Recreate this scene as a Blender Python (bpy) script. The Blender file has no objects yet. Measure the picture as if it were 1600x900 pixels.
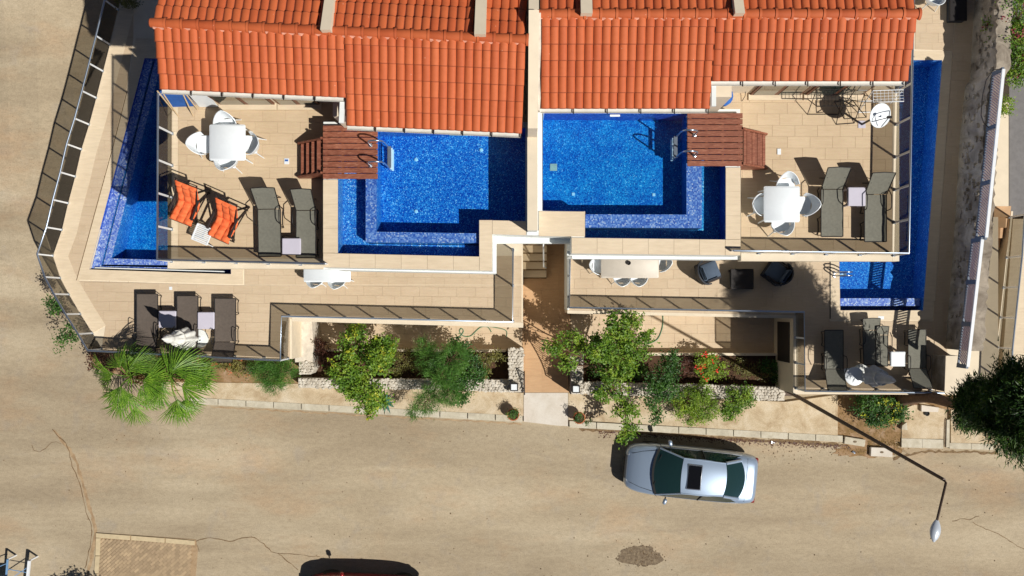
import bpy, math, random
from mathutils import Vector, Matrix
from mathutils.geometry import tessellate_polygon
random.seed(7)
R = math.radians
sc = bpy.context.scene
COL = sc.collection

# ------------------------------------------------------------------ camera, sky, sun, exposure
CAMZ = 30.0; FPX = 1320.0; NX, NY = 820.0, 480.0
cam = bpy.data.cameras.new("camera"); camo = bpy.data.objects.new("camera", cam); COL.objects.link(camo)
camo.location = (0, 0, CAMZ); camo.rotation_euler = (0, 0, 0)
cam.sensor_width = 36; cam.lens = FPX / 1600 * 36
cam.shift_x = -(NX - 800) / 1600; cam.shift_y = (NY - 450) / 1600
cam.clip_start = 0.5; cam.clip_end = 600
sc.camera = camo
world = bpy.data.worlds.new("World"); sc.world = world; world.use_nodes = True
wn = world.node_tree.nodes; wl = world.node_tree.links
sky = wn.new("ShaderNodeTexSky"); sky.sky_type = 'NISHITA'; sky.sun_disc = False
SUN_EL = R(50.3)
sd = Vector((0.83, -0.555, 0)).normalized() * math.cos(SUN_EL) + Vector((0, 0, math.sin(SUN_EL)))
sky.air_density = 0.42; sky.dust_density = 0.25; sky.ozone_density = 2.0; sky.sun_elevation = SUN_EL; sky.sun_rotation = math.atan2(sd.x, sd.y)
wn["Background"].inputs[1].default_value = 0.05
wl.new(sky.outputs[0], wn["Background"].inputs[0])
sl = bpy.data.lights.new("sun", 'SUN'); sl.energy = 5.0; sl.angle = R(0.5); sl.color = (1.0, 0.955, 0.88)
slo = bpy.data.objects.new("sun", sl); COL.objects.link(slo); slo.location = (10, -10, 40)
slo.rotation_euler = (-sd).to_track_quat('-Z', 'Y').to_euler()
sc.view_settings.view_transform = 'Standard'; sc.view_settings.look = 'None'
sc.view_settings.exposure = -0.06; sc.view_settings.gamma = 1.0
try:
    sc.cycles.transparent_max_bounces = 24; sc.cycles.max_bounces = 8
except Exception: pass

def P(px, py, z):
    """world point at height z seen at photograph position px, py"""
    d = CAMZ - z
    return Vector(((px - NX) * d / FPX, (NY - py) * d / FPX, z))
def XY(px, py, z):
    p = P(px, py, z); return (p.x, p.y)

# ------------------------------------------------------------------ materials
def new_mat(name):
    m = bpy.data.materials.new(name); m.use_nodes = True
    nt = m.node_tree; b = nt.nodes["Principled BSDF"]
    return m, nt, b
def srgb(r, g, b):
    f = lambda c: (c / 255 / 12.92) if c / 255 <= .04045 else ((c / 255 + .055) / 1.055) ** 2.4
    return (f(r), f(g), f(b), 1)
def node(nt, t, **kw):
    n = nt.nodes.new(t)
    for k, v in kw.items(): setattr(n, k, v)
    return n
def ramp(nt, fac, stops):
    r = node(nt, "ShaderNodeValToRGB"); e = r.color_ramp.elements
    while len(e) < len(stops): e.new(0.5)
    for i, (p, c) in enumerate(stops): e[i].position = p; e[i].color = c
    nt.links.new(fac, r.inputs[0]); return r.outputs[0]
def noise(nt, scale, detail=4, rough=.55, vec=None, dist=0):
    n = node(nt, "ShaderNodeTexNoise"); n.inputs['Scale'].default_value = scale; n.inputs['Detail'].default_value = detail
    n.inputs['Roughness'].default_value = rough; n.inputs['Distortion'].default_value = dist
    if vec is not None: nt.links.new(vec, n.inputs['Vector'])
    return n
def coords(nt, scale=(1, 1, 1), rot=(0, 0, 0), world=True, rnd=0):
    if world:
        g = node(nt, "ShaderNodeNewGeometry"); src = g.outputs['Position']
    else:
        g = node(nt, "ShaderNodeTexCoord"); src = g.outputs['Object']
    mp = node(nt, "ShaderNodeMapping"); mp.inputs['Scale'].default_value = scale; mp.inputs['Rotation'].default_value = rot
    nt.links.new(src, mp.inputs[0])
    if rnd:
        oi = node(nt, "ShaderNodeObjectInfo"); mu = node(nt, "ShaderNodeMath", operation='MULTIPLY'); mu.inputs[1].default_value = rnd
        nt.links.new(oi.outputs['Random'], mu.inputs[0]); nt.links.new(mu.outputs[0], mp.inputs['Location'])
    return mp.outputs[0]
def mix(nt, fac, a, b, mode='MIX'):
    m = node(nt, "ShaderNodeMix", data_type='RGBA', blend_type=mode)
    for k, v in ((0, fac), (6, a), (7, b)):
        if hasattr(v, 'links'): nt.links.new(v, m.inputs[k])
        else: m.inputs[k].default_value = v
    return m.outputs[2]
def bump(nt, b, h, strength=.3, dist=.01):
    n = node(nt, "ShaderNodeBump"); n.inputs['Strength'].default_value = strength; n.inputs['Distance'].default_value = dist
    nt.links.new(h, n.inputs['Height']); nt.links.new(n.outputs[0], b.inputs['Normal'])
def simple(name, col, rough=.5, metal=0, var=0.08, vscale=6, bmp=0, rnd=0, spec=.5):
    m, nt, b = new_mat(name)
    v = coords(nt)
    n = noise(nt, vscale, 5, .6, v)
    c0 = tuple(max(0, x * (1 - var)) for x in col[:3]) + (1,); c1 = tuple(min(1, x * (1 + var)) for x in col[:3]) + (1,)
    c = ramp(nt, n.outputs[0], [(.3, c0), (.7, c1)])
    if rnd:
        oi = node(nt, "ShaderNodeObjectInfo")
        g = ramp(nt, oi.outputs['Random'], [(0, (1 - rnd,) * 3 + (1,)), (1, (1, 1, 1, 1))])
        c = mix(nt, 1.0, c, g, 'MULTIPLY')
    nt.links.new(c, b.inputs['Base Color'])
    b.inputs['Roughness'].default_value = rough; b.inputs['Metallic'].default_value = metal
    b.inputs['Specular IOR Level'].default_value = spec
    if bmp:
        n2 = noise(nt, 60, 6, .65, v); bump(nt, b, n2.outputs[0], bmp, .01)
    return m
M = {}
def floor_mat(name, a, b_, streak=(1.2, 9, 1), rnd=.1, rough=.7):
    m, nt, b = new_mat(name)
    v = coords(nt, streak, rnd=6)
    n = noise(nt, 2.2, 6, .6, v, .4); c = ramp(nt, n.outputs[0], [(.3, a), (.72, b_)])
    v2 = coords(nt); n2 = noise(nt, .7, 4, .6, v2); c = mix(nt, .3, c, ramp(nt, n2.outputs[0], [(.35, (.78, .72, .66, 1)), (.6, (1, 1, 1, 1))]), 'MULTIPLY')
    n3 = noise(nt, 45, 3, .7, v2); c = mix(nt, .18, c, n3.outputs[1], 'OVERLAY')
    oi = node(nt, "ShaderNodeObjectInfo")
    g = ramp(nt, oi.outputs['Random'], [(0, (1 - rnd, 1 - rnd, 1 - rnd * 1.2, 1)), (1, (1, 1, 1, 1))])
    c = mix(nt, 1.0, c, g, 'MULTIPLY'); nt.links.new(c, b.inputs['Base Color']); b.inputs['Roughness'].default_value = rough
    bump(nt, b, n3.outputs[0], .08, .004)
    return m
M['tile'] = floor_mat('beige_floor_tile', srgb(197, 174, 143), srgb(208, 186, 155), rnd=.05)
M['tile_low'] = floor_mat('sand_floor_tile', srgb(198, 176, 148), srgb(208, 188, 160), rnd=.05)
M['tile_warm'] = floor_mat('warm_floor_tile', srgb(188, 150, 112), srgb(200, 164, 124), rnd=.04)
M['joint'] = simple('joint_mortar', srgb(194, 173, 145), .9, bmp=.1)
M['coping'] = floor_mat('travertine_coping', srgb(212, 194, 166), srgb(228, 210, 182), (1, 7, 1), .04)
M['plaster'] = simple('cream_plaster', srgb(222, 208, 184), .8, var=.05, vscale=3, bmp=.12)
M['white_plaster'] = simple('white_plaster', srgb(226, 230, 228), .8, var=.04, vscale=3, bmp=.12)
M['whitewash'] = simple('weathered_whitewash', srgb(205, 196, 182), .9, var=.22, vscale=4, bmp=.5)
M['plastic'] = simple('white_plastic', srgb(228, 234, 238), .38, var=.02)
M['plastic_grey'] = simple('pale_lilac_plastic', srgb(196, 192, 206), .45, var=.03)
M['cream_top'] = simple('cream_table_top', srgb(205, 196, 182), .5, var=.04)
M['pvc'] = simple('gutter_pvc', srgb(214, 212, 204), .5, var=.08, vscale=5)
M['steel'] = simple('brushed_steel', srgb(175, 188, 205), .28, .9, var=.05)
M['rail_blue'] = simple('satin_rail_metal', srgb(150, 166, 186), .35, .7, var=.06)
M['rail_white'] = simple('white_painted_metal', srgb(226, 230, 234), .4, 0, var=.04)
M['post_blue'] = simple('blue_grey_metal', srgb(98, 108, 122), .5, .2, var=.08)
M['black_metal'] = simple('black_metal', srgb(34, 30, 30), .5, .2, var=.1)
M['dark_wood'] = simple('dark_stained_wood', srgb(42, 32, 30), .6, var=.2, vscale=20)
M['rattan'] = simple('dark_rattan', srgb(36, 42, 52), .7, var=.25, vscale=60, bmp=.4)
M['cushion_grey'] = simple('slate_cushion', srgb(78, 92, 110), .9, var=.1)
M['rubber'] = simple('rubber', srgb(22, 22, 22), .8)
M['hose'] = simple('green_hose', srgb(50, 120, 90), .5)
M['mortar'] = simple('pink_mortar', srgb(214, 150, 126), .95, var=.2, vscale=14, bmp=.6)
M['soil'] = simple('dark_soil', srgb(76, 54, 38), 1, var=.35, vscale=9, bmp=.8)
M['bark'] = simple('bark', srgb(110, 84, 64), .95, var=.35, vscale=12, bmp=.8)
M['pot'] = simple('terracotta_pot', srgb(178, 98, 60), .8, var=.15)
M['lamp_metal'] = simple('brown_lamp_pole', srgb(78, 62, 52), .55, .3, var=.12)
M['lamp_glass'] = simple('lamp_housing', srgb(196, 204, 214), .3, .2, var=.04)
M['umbrella_white'] = simple('white_canvas', srgb(226, 226, 220), .85, var=.06, vscale=12)
M['umbrella_grey'] = simple('grey_canvas', srgb(168, 172, 178), .7, var=.12, vscale=8)
M['blue_cloth'] = simple('blue_cloth', srgb(40, 92, 168), .9, var=.2, vscale=8)
M['brown_frame'] = simple('brown_window_frame', srgb(112, 68, 50), .5, var=.1)
M['shade_grey'] = simple('shade_grey_paving', srgb(118, 116, 116), .9, var=.12, bmp=.3)
M['beige_frame'] = simple('sand_coloured_frame', srgb(200, 176, 140), .6)
M['skin'] = None

def rooftile_mat(name):
    m, nt, b = new_mat(name)
    oi = node(nt, "ShaderNodeObjectInfo")
    c = ramp(nt, oi.outputs['Random'], [(0, srgb(186, 88, 46)), (.4, srgb(193, 96, 51)), (.75, srgb(199, 102, 56)), (1, srgb(189, 90, 48))])
    v = coords(nt); n = noise(nt, 9, 6, .65, v)
    c = mix(nt, .25, c, ramp(nt, n.outputs[0], [(.3, (.62, .5, .45, 1)), (.65, (1, 1, 1, 1))]), 'MULTIPLY')
    vo = node(nt, "ShaderNodeTexVoronoi"); vo.inputs['Scale'].default_value = 3.5; nt.links.new(v, vo.inputs['Vector'])
    sp = ramp(nt, vo.outputs['Distance'], [(.035, (1, 1, 1, 1)), (.06, (0, 0, 0, 1))])
    c = mix(nt, mix(nt, .5, (0, 0, 0, 1), sp), c, srgb(226, 170, 144)); nt.links.new(c, b.inputs['Base Color'])
    b.inputs['Roughness'].default_value = .72; n3 = noise(nt, 90, 4, .7, v); bump(nt, b, n3.outputs[0], .2, .004)
    return m
M['rooftile'] = rooftile_mat('terracotta_roof_tile')
M['tile_lip'] = simple('dark_tile_lip', srgb(150, 72, 40), .9, var=.2, vscale=10)  # darker colour for the front strip of each tile
M['tile_edge'] = simple('tile_edge_and_trough_shade', srgb(96, 44, 28), .9, var=.25, vscale=10)  # dark edges; in the troughs it paints in the shade beside each barrel

def wood_mat():
    m, nt, b = new_mat('red_brown_decking')
    v = coords(nt, (2, 26, 10), rnd=20); n = noise(nt, 2.5, 7, .65, v, 1.0)
    c = ramp(nt, n.outputs[0], [(.25, srgb(98, 54, 38)), (.5, srgb(146, 84, 60)), (.72, srgb(190, 136, 108))])
    v2 = coords(nt); n2 = noise(nt, 6, 5, .7, v2); c = mix(nt, .35, c, ramp(nt, n2.outputs[0], [(.4, (.6, .5, .5, 1)), (.62, (1, 1, 1, 1))]), 'MULTIPLY')
    oi = node(nt, "ShaderNodeObjectInfo"); g = ramp(nt, oi.outputs['Random'], [(0, (.8, .78, .78, 1)), (1, (1.0, 1, 1, 1))])
    c = mix(nt, 1, c, g, 'MULTIPLY'); nt.links.new(c, b.inputs['Base Color']); b.inputs['Roughness'].default_value = .6
    bump(nt, b, n.outputs[0], .25, .004); return m
M['deck'] = wood_mat()

def mosaic_mat(name, cols, patch=.5, scale=44, seed=0, patchcol=(.35, .5, .8, 1)):
    m, nt, b = new_mat(name)
    v = coords(nt, (1, 1, 1)); vo = node(nt, "ShaderNodeTexVoronoi"); vo.inputs['Scale'].default_value = scale; vo.inputs['Randomness'].default_value = .35
    nt.links.new(v, vo.inputs['Vector'])
    sep = node(nt, "ShaderNodeSeparateColor"); nt.links.new(vo.outputs['Color'], sep.inputs[0])
    c = ramp(nt, sep.outputs[0], cols)
    n = noise(nt, 1.6, 5, .6, v, .6); c = mix(nt, patch, c, ramp(nt, n.outputs[0], [(.35, patchcol), (.62, (1, 1, 1, 1))]), 'MULTIPLY')  # large patches imitate uneven light through rippled water
    nt.links.new(c, b.inputs['Base Color']); b.inputs['Roughness'].default_value = .35
    return m
M['mosaic'] = mosaic_mat('blue_pool_mosaic', [(0, srgb(16, 62, 158)), (.3, srgb(28, 102, 186)), (.65, srgb(48, 138, 206)), (.92, srgb(96, 176, 226)), (1, srgb(200, 230, 244))])  # palest mosaic cells lightened to imitate caustic sparkle
M['mosaic_teal'] = mosaic_mat('turquoise_pool_mosaic', [(0, srgb(12, 80, 156)), (.3, srgb(20, 118, 184)), (.65, srgb(36, 148, 202)), (.94, srgb(70, 176, 218)), (1, srgb(170, 226, 240))], .8)  # pale sparkle painted in here too, with stronger patches
M['mosaic_lilac'] = mosaic_mat('lilac_ledge_mosaic', [(0, srgb(70, 96, 186)), (.5, srgb(122, 144, 208)), (.85, srgb(160, 178, 222)), (1, srgb(220, 220, 222))], .3, 26)
M['mosaic_ledge'] = mosaic_mat('blue_grey_ledge_mosaic', [(0, srgb(46, 82, 164)), (.5, srgb(82, 122, 190)), (.85, srgb(118, 152, 206)), (1, srgb(180, 192, 214))], .3, 30)
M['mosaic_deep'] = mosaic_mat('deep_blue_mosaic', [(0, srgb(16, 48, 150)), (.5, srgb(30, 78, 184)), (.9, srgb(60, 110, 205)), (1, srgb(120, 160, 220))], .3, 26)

def front_only(nt, s):
    g = node(nt, "ShaderNodeNewGeometry"); k = node(nt, "ShaderNodeMath", operation='SUBTRACT'); k.inputs[0].default_value = 1; nt.links.new(g.outputs['Backfacing'], k.inputs[1])
    m = node(nt, "ShaderNodeMath", operation='MULTIPLY'); nt.links.new(s, m.inputs[0]); nt.links.new(k.outputs[0], m.inputs[1]); return m.outputs[0]
def water_mat():
    m, nt, b = new_mat('pool_water'); nt.nodes.remove(b)
    out = nt.nodes['Material Output']; tr = node(nt, "ShaderNodeBsdfTransparent"); gl = node(nt, "ShaderNodeBsdfGlossy"); gl.inputs['Roughness'].default_value = .04
    tr.inputs[0].default_value = (.93, .97, 1, 1)
    fr = node(nt, "ShaderNodeFresnel"); fr.inputs[0].default_value = 1.33
    v = coords(nt); n = noise(nt, 7, 3, .5, v, .6); bp = node(nt, "ShaderNodeBump"); bp.inputs['Strength'].default_value = .35; bp.inputs['Distance'].default_value = .02
    nt.links.new(n.outputs[0], bp.inputs['Height']); nt.links.new(bp.outputs[0], gl.inputs['Normal']); nt.links.new(bp.outputs[0], fr.inputs['Normal'])
    mx = node(nt, "ShaderNodeMixShader"); nt.links.new(front_only(nt, fr.outputs[0]), mx.inputs[0]); nt.links.new(tr.outputs[0], mx.inputs[1]); nt.links.new(gl.outputs[0], mx.inputs[2])
    nt.links.new(mx.outputs[0], out.inputs['Surface'])
    va = node(nt, "ShaderNodeVolumeAbsorption"); va.inputs['Color'].default_value = (.17, .74, .96, 1); va.inputs['Density'].default_value = .75
    nt.links.new(va.outputs[0], out.inputs['Volume']); return m
M['water'] = water_mat()

def glass_mat(name, col, fac_rough=.02):
    m, nt, b = new_mat(name); nt.nodes.remove(b); out = nt.nodes['Material Output']
    tr = node(nt, "ShaderNodeBsdfTransparent"); tr.inputs[0].default_value = col
    gl = node(nt, "ShaderNodeBsdfGlossy"); gl.inputs['Roughness'].default_value = fac_rough
    fr = node(nt, "ShaderNodeFresnel"); fr.inputs[0].default_value = 1.45
    mx = node(nt, "ShaderNodeMixShader"); nt.links.new(front_only(nt, fr.outputs[0]), mx.inputs[0]); nt.links.new(tr.outputs[0], mx.inputs[1]); nt.links.new(gl.outputs[0], mx.inputs[2])
    nt.links.new(mx.outputs[0], out.inputs['Surface']); return m
M['glass'] = glass_mat('smoked_glass', (.62, .61, .58, 1))
M['pane'] = glass_mat('window_pane', (.45, .5, .5, 1))
def darkglass():
    m, nt, b = new_mat('tinted_car_glass'); b.inputs['Base Color'].default_value = (.012, .034, .034, 1); b.inputs['Roughness'].default_value = .05
    b.inputs['Coat Weight'].default_value = .6; return m
M['carglass'] = darkglass()
M['gloss_black'] = simple('gloss_black', srgb(14, 14, 16), .12, var=.02)
def sling_mat(name, col, transp):
    m, nt, b = new_mat(name); v = coords(nt, (1, 1, 1)); n = noise(nt, 14, 5, .6, v)
    c = ramp(nt, n.outputs[0], [(.3, tuple(x * .85 for x in col[:3]) + (1,)), (.7, tuple(x * 1.1 for x in col[:3]) + (1,))])
    nt.links.new(c, b.inputs['Base Color']); b.inputs['Roughness'].default_value = .8
    out = nt.nodes['Material Output']; tr = node(nt, "ShaderNodeBsdfTransparent"); mx = node(nt, "ShaderNodeMixShader"); mx.inputs[0].default_value = transp
    nt.links.new(b.outputs[0], mx.inputs[1]); nt.links.new(tr.outputs[0], mx.inputs[2]); nt.links.new(mx.outputs[0], out.inputs['Surface']); return m
M['sling_olive'] = sling_mat('olive_grey_mesh_fabric', srgb(120, 119, 108), .12)
M['sling_taupe'] = sling_mat('taupe_mesh_fabric', srgb(98, 88, 80), .06)
def cushion_mat():
    m, nt, b = new_mat('orange_tufted_fabric'); v = coords(nt); n = noise(nt, 10, 5, .6, v)
    c = ramp(nt, n.outputs[0], [(.3, srgb(222, 96, 48)), (.7, srgb(244, 128, 76))]); nt.links.new(c, b.inputs['Base Color']); b.inputs['Roughness'].default_value = .9
    return m
M['orange'] = cushion_mat()
def paint(name, col, metal=.6, rough=.3):
    m, nt, b = new_mat(name); b.inputs['Base Color'].default_value = col; b.inputs['Metallic'].default_value = metal; b.inputs['Roughness'].default_value = rough
    b.inputs['Coat Weight'].default_value = .8; b.inputs['Coat Roughness'].default_value = .05
    v = coords(nt); n = noise(nt, 220, 2, .5, v); bump(nt, b, n.outputs[0], .03, .001); return m
M['silver'] = paint('silver_blue_paint', srgb(160, 178, 200), .5, .32)
M['redpaint'] = paint('dark_red_paint', srgb(130, 22, 20), .3, .3)
M['bluepaint'] = simple('pale_blue_painted_steel', srgb(120, 160, 200), .4, .1)
M['chrome'] = simple('bright_trim', srgb(210, 214, 220), .2, .9, var=.02)

def leaf_mat(name, dark, mid, light, trans=.25, scale=2.2, rnd=.0):
    m, nt, b = new_mat(name); v = coords(nt)
    n = noise(nt, scale, 3, .6, v); n2 = noise(nt, 26, 3, .7, v)
    mxn = node(nt, "ShaderNodeMath", operation='MULTIPLY_ADD'); mxn.inputs[1].default_value = .6; nt.links.new(n2.outputs[0], mxn.inputs[0])
    hf = node(nt, "ShaderNodeMath", operation='MULTIPLY'); hf.inputs[1].default_value = .4; nt.links.new(n.outputs[0], hf.inputs[0]); nt.links.new(hf.outputs[0], mxn.inputs[2])
    c = ramp(nt, mxn.outputs[0], [(.36, dark), (.5, mid), (.64, light)])
    nt.links.new(c, b.inputs['Base Color']); b.inputs['Roughness'].default_value = .5
    out = nt.nodes['Material Output']; t = node(nt, "ShaderNodeBsdfTranslucent"); nt.links.new(c, t.inputs[0]); mx = node(nt, "ShaderNodeMixShader"); mx.inputs[0].default_value = trans
    nt.links.new(b.outputs[0], mx.inputs[1]); nt.links.new(t.outputs[0], mx.inputs[2]); nt.links.new(mx.outputs[0], out.inputs['Surface']); return m
M['leaf_citrus'] = leaf_mat('citrus_leaves', srgb(46, 84, 20), srgb(96, 136, 32), srgb(172, 190, 62))
M['leaf_dark'] = leaf_mat('dark_green_leaves', srgb(26, 58, 18), srgb(54, 98, 30), srgb(106, 146, 52))
M['leaf_bright'] = leaf_mat('bright_green_leaves', srgb(66, 104, 22), srgb(118, 152, 34), srgb(176, 192, 52))
M['leaf_feather'] = leaf_mat('feathery_foliage', srgb(52, 92, 36), srgb(84, 132, 52), srgb(128, 170, 72))
M['leaf_conifer'] = leaf_mat('dark_conifer_foliage', srgb(16, 36, 14), srgb(42, 74, 26), srgb(104, 136, 46), .15)
M['leaf_purple'] = leaf_mat('purple_brown_foliage', srgb(58, 34, 30), srgb(92, 54, 42), srgb(126, 84, 60))
M['leaf_olive'] = leaf_mat('dry_olive_leaves', srgb(74, 80, 34), srgb(112, 112, 52), srgb(156, 146, 80))
M['leaf_yellow'] = leaf_mat('yellow_green_leaves', srgb(120, 136, 30), srgb(170, 180, 44), srgb(210, 206, 70))
M['frond'] = leaf_mat('palm_frond_green', srgb(48, 86, 20), srgb(96, 138, 34), srgb(146, 180, 60), .2, 6)
M['frond_dry'] = leaf_mat('dry_palm_frond', srgb(120, 92, 52), srgb(160, 128, 78), srgb(190, 162, 104), .2)
M['agave'] = leaf_mat('blue_green_agave', srgb(60, 120, 110), srgb(90, 150, 136), srgb(130, 180, 160))
M['flower_red'] = simple('red_petals', srgb(226, 44, 24), .6, var=.2)
M['flower_crimson'] = simple('crimson_petals', srgb(120, 26, 44), .6, var=.2)
M['grass_dry'] = leaf_mat('dry_grass', srgb(104, 84, 40), srgb(140, 116, 60), srgb(176, 150, 84), .2)

def road_mat():
    m, nt, b = new_mat('dusty_road_surface'); v = coords(nt); vs = coords(nt, (.22, .9, 1), (0, 0, R(4)))
    n = noise(nt, .55, 6, .6, vs, .5); c = ramp(nt, n.outputs[0], [(.3, srgb(158, 143, 120)), (.5, srgb(177, 162, 137)), (.7, srgb(192, 178, 153))])
    n2 = noise(nt, .5, 5, .65, coords(nt, (.5, 1, 1), (0, 0, R(-6)))); st = ramp(nt, n2.outputs[0], [(.52, (0, 0, 0, 1)), (.75, (1, 1, 1, 1))])
    c = mix(nt, mix(nt, .42, (0, 0, 0, 1), st), c, srgb(184, 144, 106))
    n5 = noise(nt, 1.1, 5, .6, v, .8); g = ramp(nt, n5.outputs[0], [(.55, (0, 0, 0, 1)), (.75, (1, 1, 1, 1))]); c = mix(nt, mix(nt, .4, (0, 0, 0, 1), g), c, srgb(160, 152, 142))
    n3 = noise(nt, 22, 6, .85, v); c = mix(nt, .8, c, ramp(nt, n3.outputs[0], [(.32, (.68, .66, .63, 1)), (.5, (.97, .97, .97, 1)), (.68, (1.16, 1.15, 1.13, 1))]), 'MULTIPLY')
    n7 = noise(nt, 9, 4, .8, coords(nt, (.5, 1, 1))); c = mix(nt, .55, c, ramp(nt, n7.outputs[0], [(.34, (.74, .73, .72, 1)), (.6, (1.05, 1.05, 1.05, 1))]), 'MULTIPLY')
    vo = node(nt, "ShaderNodeTexVoronoi"); vo.inputs['Scale'].default_value = 5.5; nt.links.new(v, vo.inputs['Vector'])
    sp = ramp(nt, vo.outputs['Distance'], [(.05, (1, 1, 1, 1)), (.07, (0, 0, 0, 1))]); n4 = noise(nt, .9, 2, .5, v); k = ramp(nt, n4.outputs[0], [(.42, (0, 0, 0, 1)), (.6, (1, 1, 1, 1))])
    c = mix(nt, mix(nt, 1, sp, k, 'MULTIPLY'), c, srgb(104, 86, 64)); nt.links.new(c, b.inputs['Base Color']); tw = noise(nt, .35, 3, .5, coords(nt, (.12, 1.6, 1), (0, 0, R(5)))); c2 = mix(nt, .5, c, ramp(nt, tw.outputs[0], [(.42, (.80, .79, .78, 1)), (.56, (1.05, 1.05, 1.05, 1))]), 'MULTIPLY'); nt.links.new(c2, b.inputs['Base Color'])
    b.inputs['Roughness'].default_value = .95; b.inputs['Specular IOR Level'].default_value = .2
    bump(nt, b, n3.outputs[0], .5, .01); return m
M['road'] = road_mat()
def ground_like(name, a, b_, c_, scale=1.4, sp=.4):
    m, nt, b = new_mat(name); v = coords(nt); n = noise(nt, scale, 7, .65, v, .6); c = ramp(nt, n.outputs[0], [(.3, a), (.5, b_), (.7, c_)])
    n3 = noise(nt, 40, 5, .75, v); c = mix(nt, sp, c, ramp(nt, n3.outputs[0], [(.3, (.55, .53, .5, 1)), (.55, (1, 1, 1, 1))]), 'MULTIPLY'); nt.links.new(c, b.inputs['Base Color'])
    b.inputs['Roughness'].default_value = .95; bump(nt, b, n3.outputs[0], .5, .01); return m
M['pavement'] = ground_like('worn_sand_concrete', srgb(170, 146, 114), srgb(200, 182, 152), srgb(216, 202, 178), 1.7, .8)
M['kerb'] = ground_like('pale_kerb_stone', srgb(176, 168, 150), srgb(196, 188, 168), srgb(208, 202, 186), 3)
M['ramp'] = ground_like('pale_concrete', srgb(198, 188, 172), srgb(212, 204, 192), srgb(220, 214, 204), 1.2, .3)
M['gravel'] = ground_like('brown_gravel', srgb(116, 92, 56), srgb(150, 120, 84), srgb(176, 150, 126), 2.5, .7)
M['patch'] = ground_like('dark_gravel_patch', srgb(92, 80, 64), srgb(122, 106, 86), srgb(150, 134, 108), 12, .7)
M['crack'] = ground_like('crack_fill', srgb(96, 76, 54), srgb(124, 102, 74), srgb(150, 126, 94), 8, .6)
M['trench'] = ground_like('trench_fill', srgb(142, 118, 90), srgb(166, 140, 108), srgb(184, 160, 128), 4, .5)
M['stone'] = ground_like('rubble_stone', srgb(168, 158, 142), srgb(202, 194, 180), srgb(226, 220, 208), 5, .5)
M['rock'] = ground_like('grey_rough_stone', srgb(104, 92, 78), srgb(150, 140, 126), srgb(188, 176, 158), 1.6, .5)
M['brick'] = simple('sand_paving_brick', srgb(184, 160, 128), .9, var=.12, vscale=4, bmp=.4, rnd=.3)
M['brickborder'] = simple('pale_border_stone', srgb(196, 178, 144), .9, var=.12, bmp=.3)
def slat_mat():
    m, nt, b = new_mat('pink_grey_slat'); v = coords(nt); n = noise(nt, 30, 4, .7, v); c = ramp(nt, n.outputs[0], [(.35, srgb(150, 120, 124)), (.6, srgb(196, 176, 180))]); nt.links.new(c, b.inputs['Base Color'])
    b.inputs['Roughness'].default_value = .7; return m
M['slat'] = slat_mat()

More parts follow.
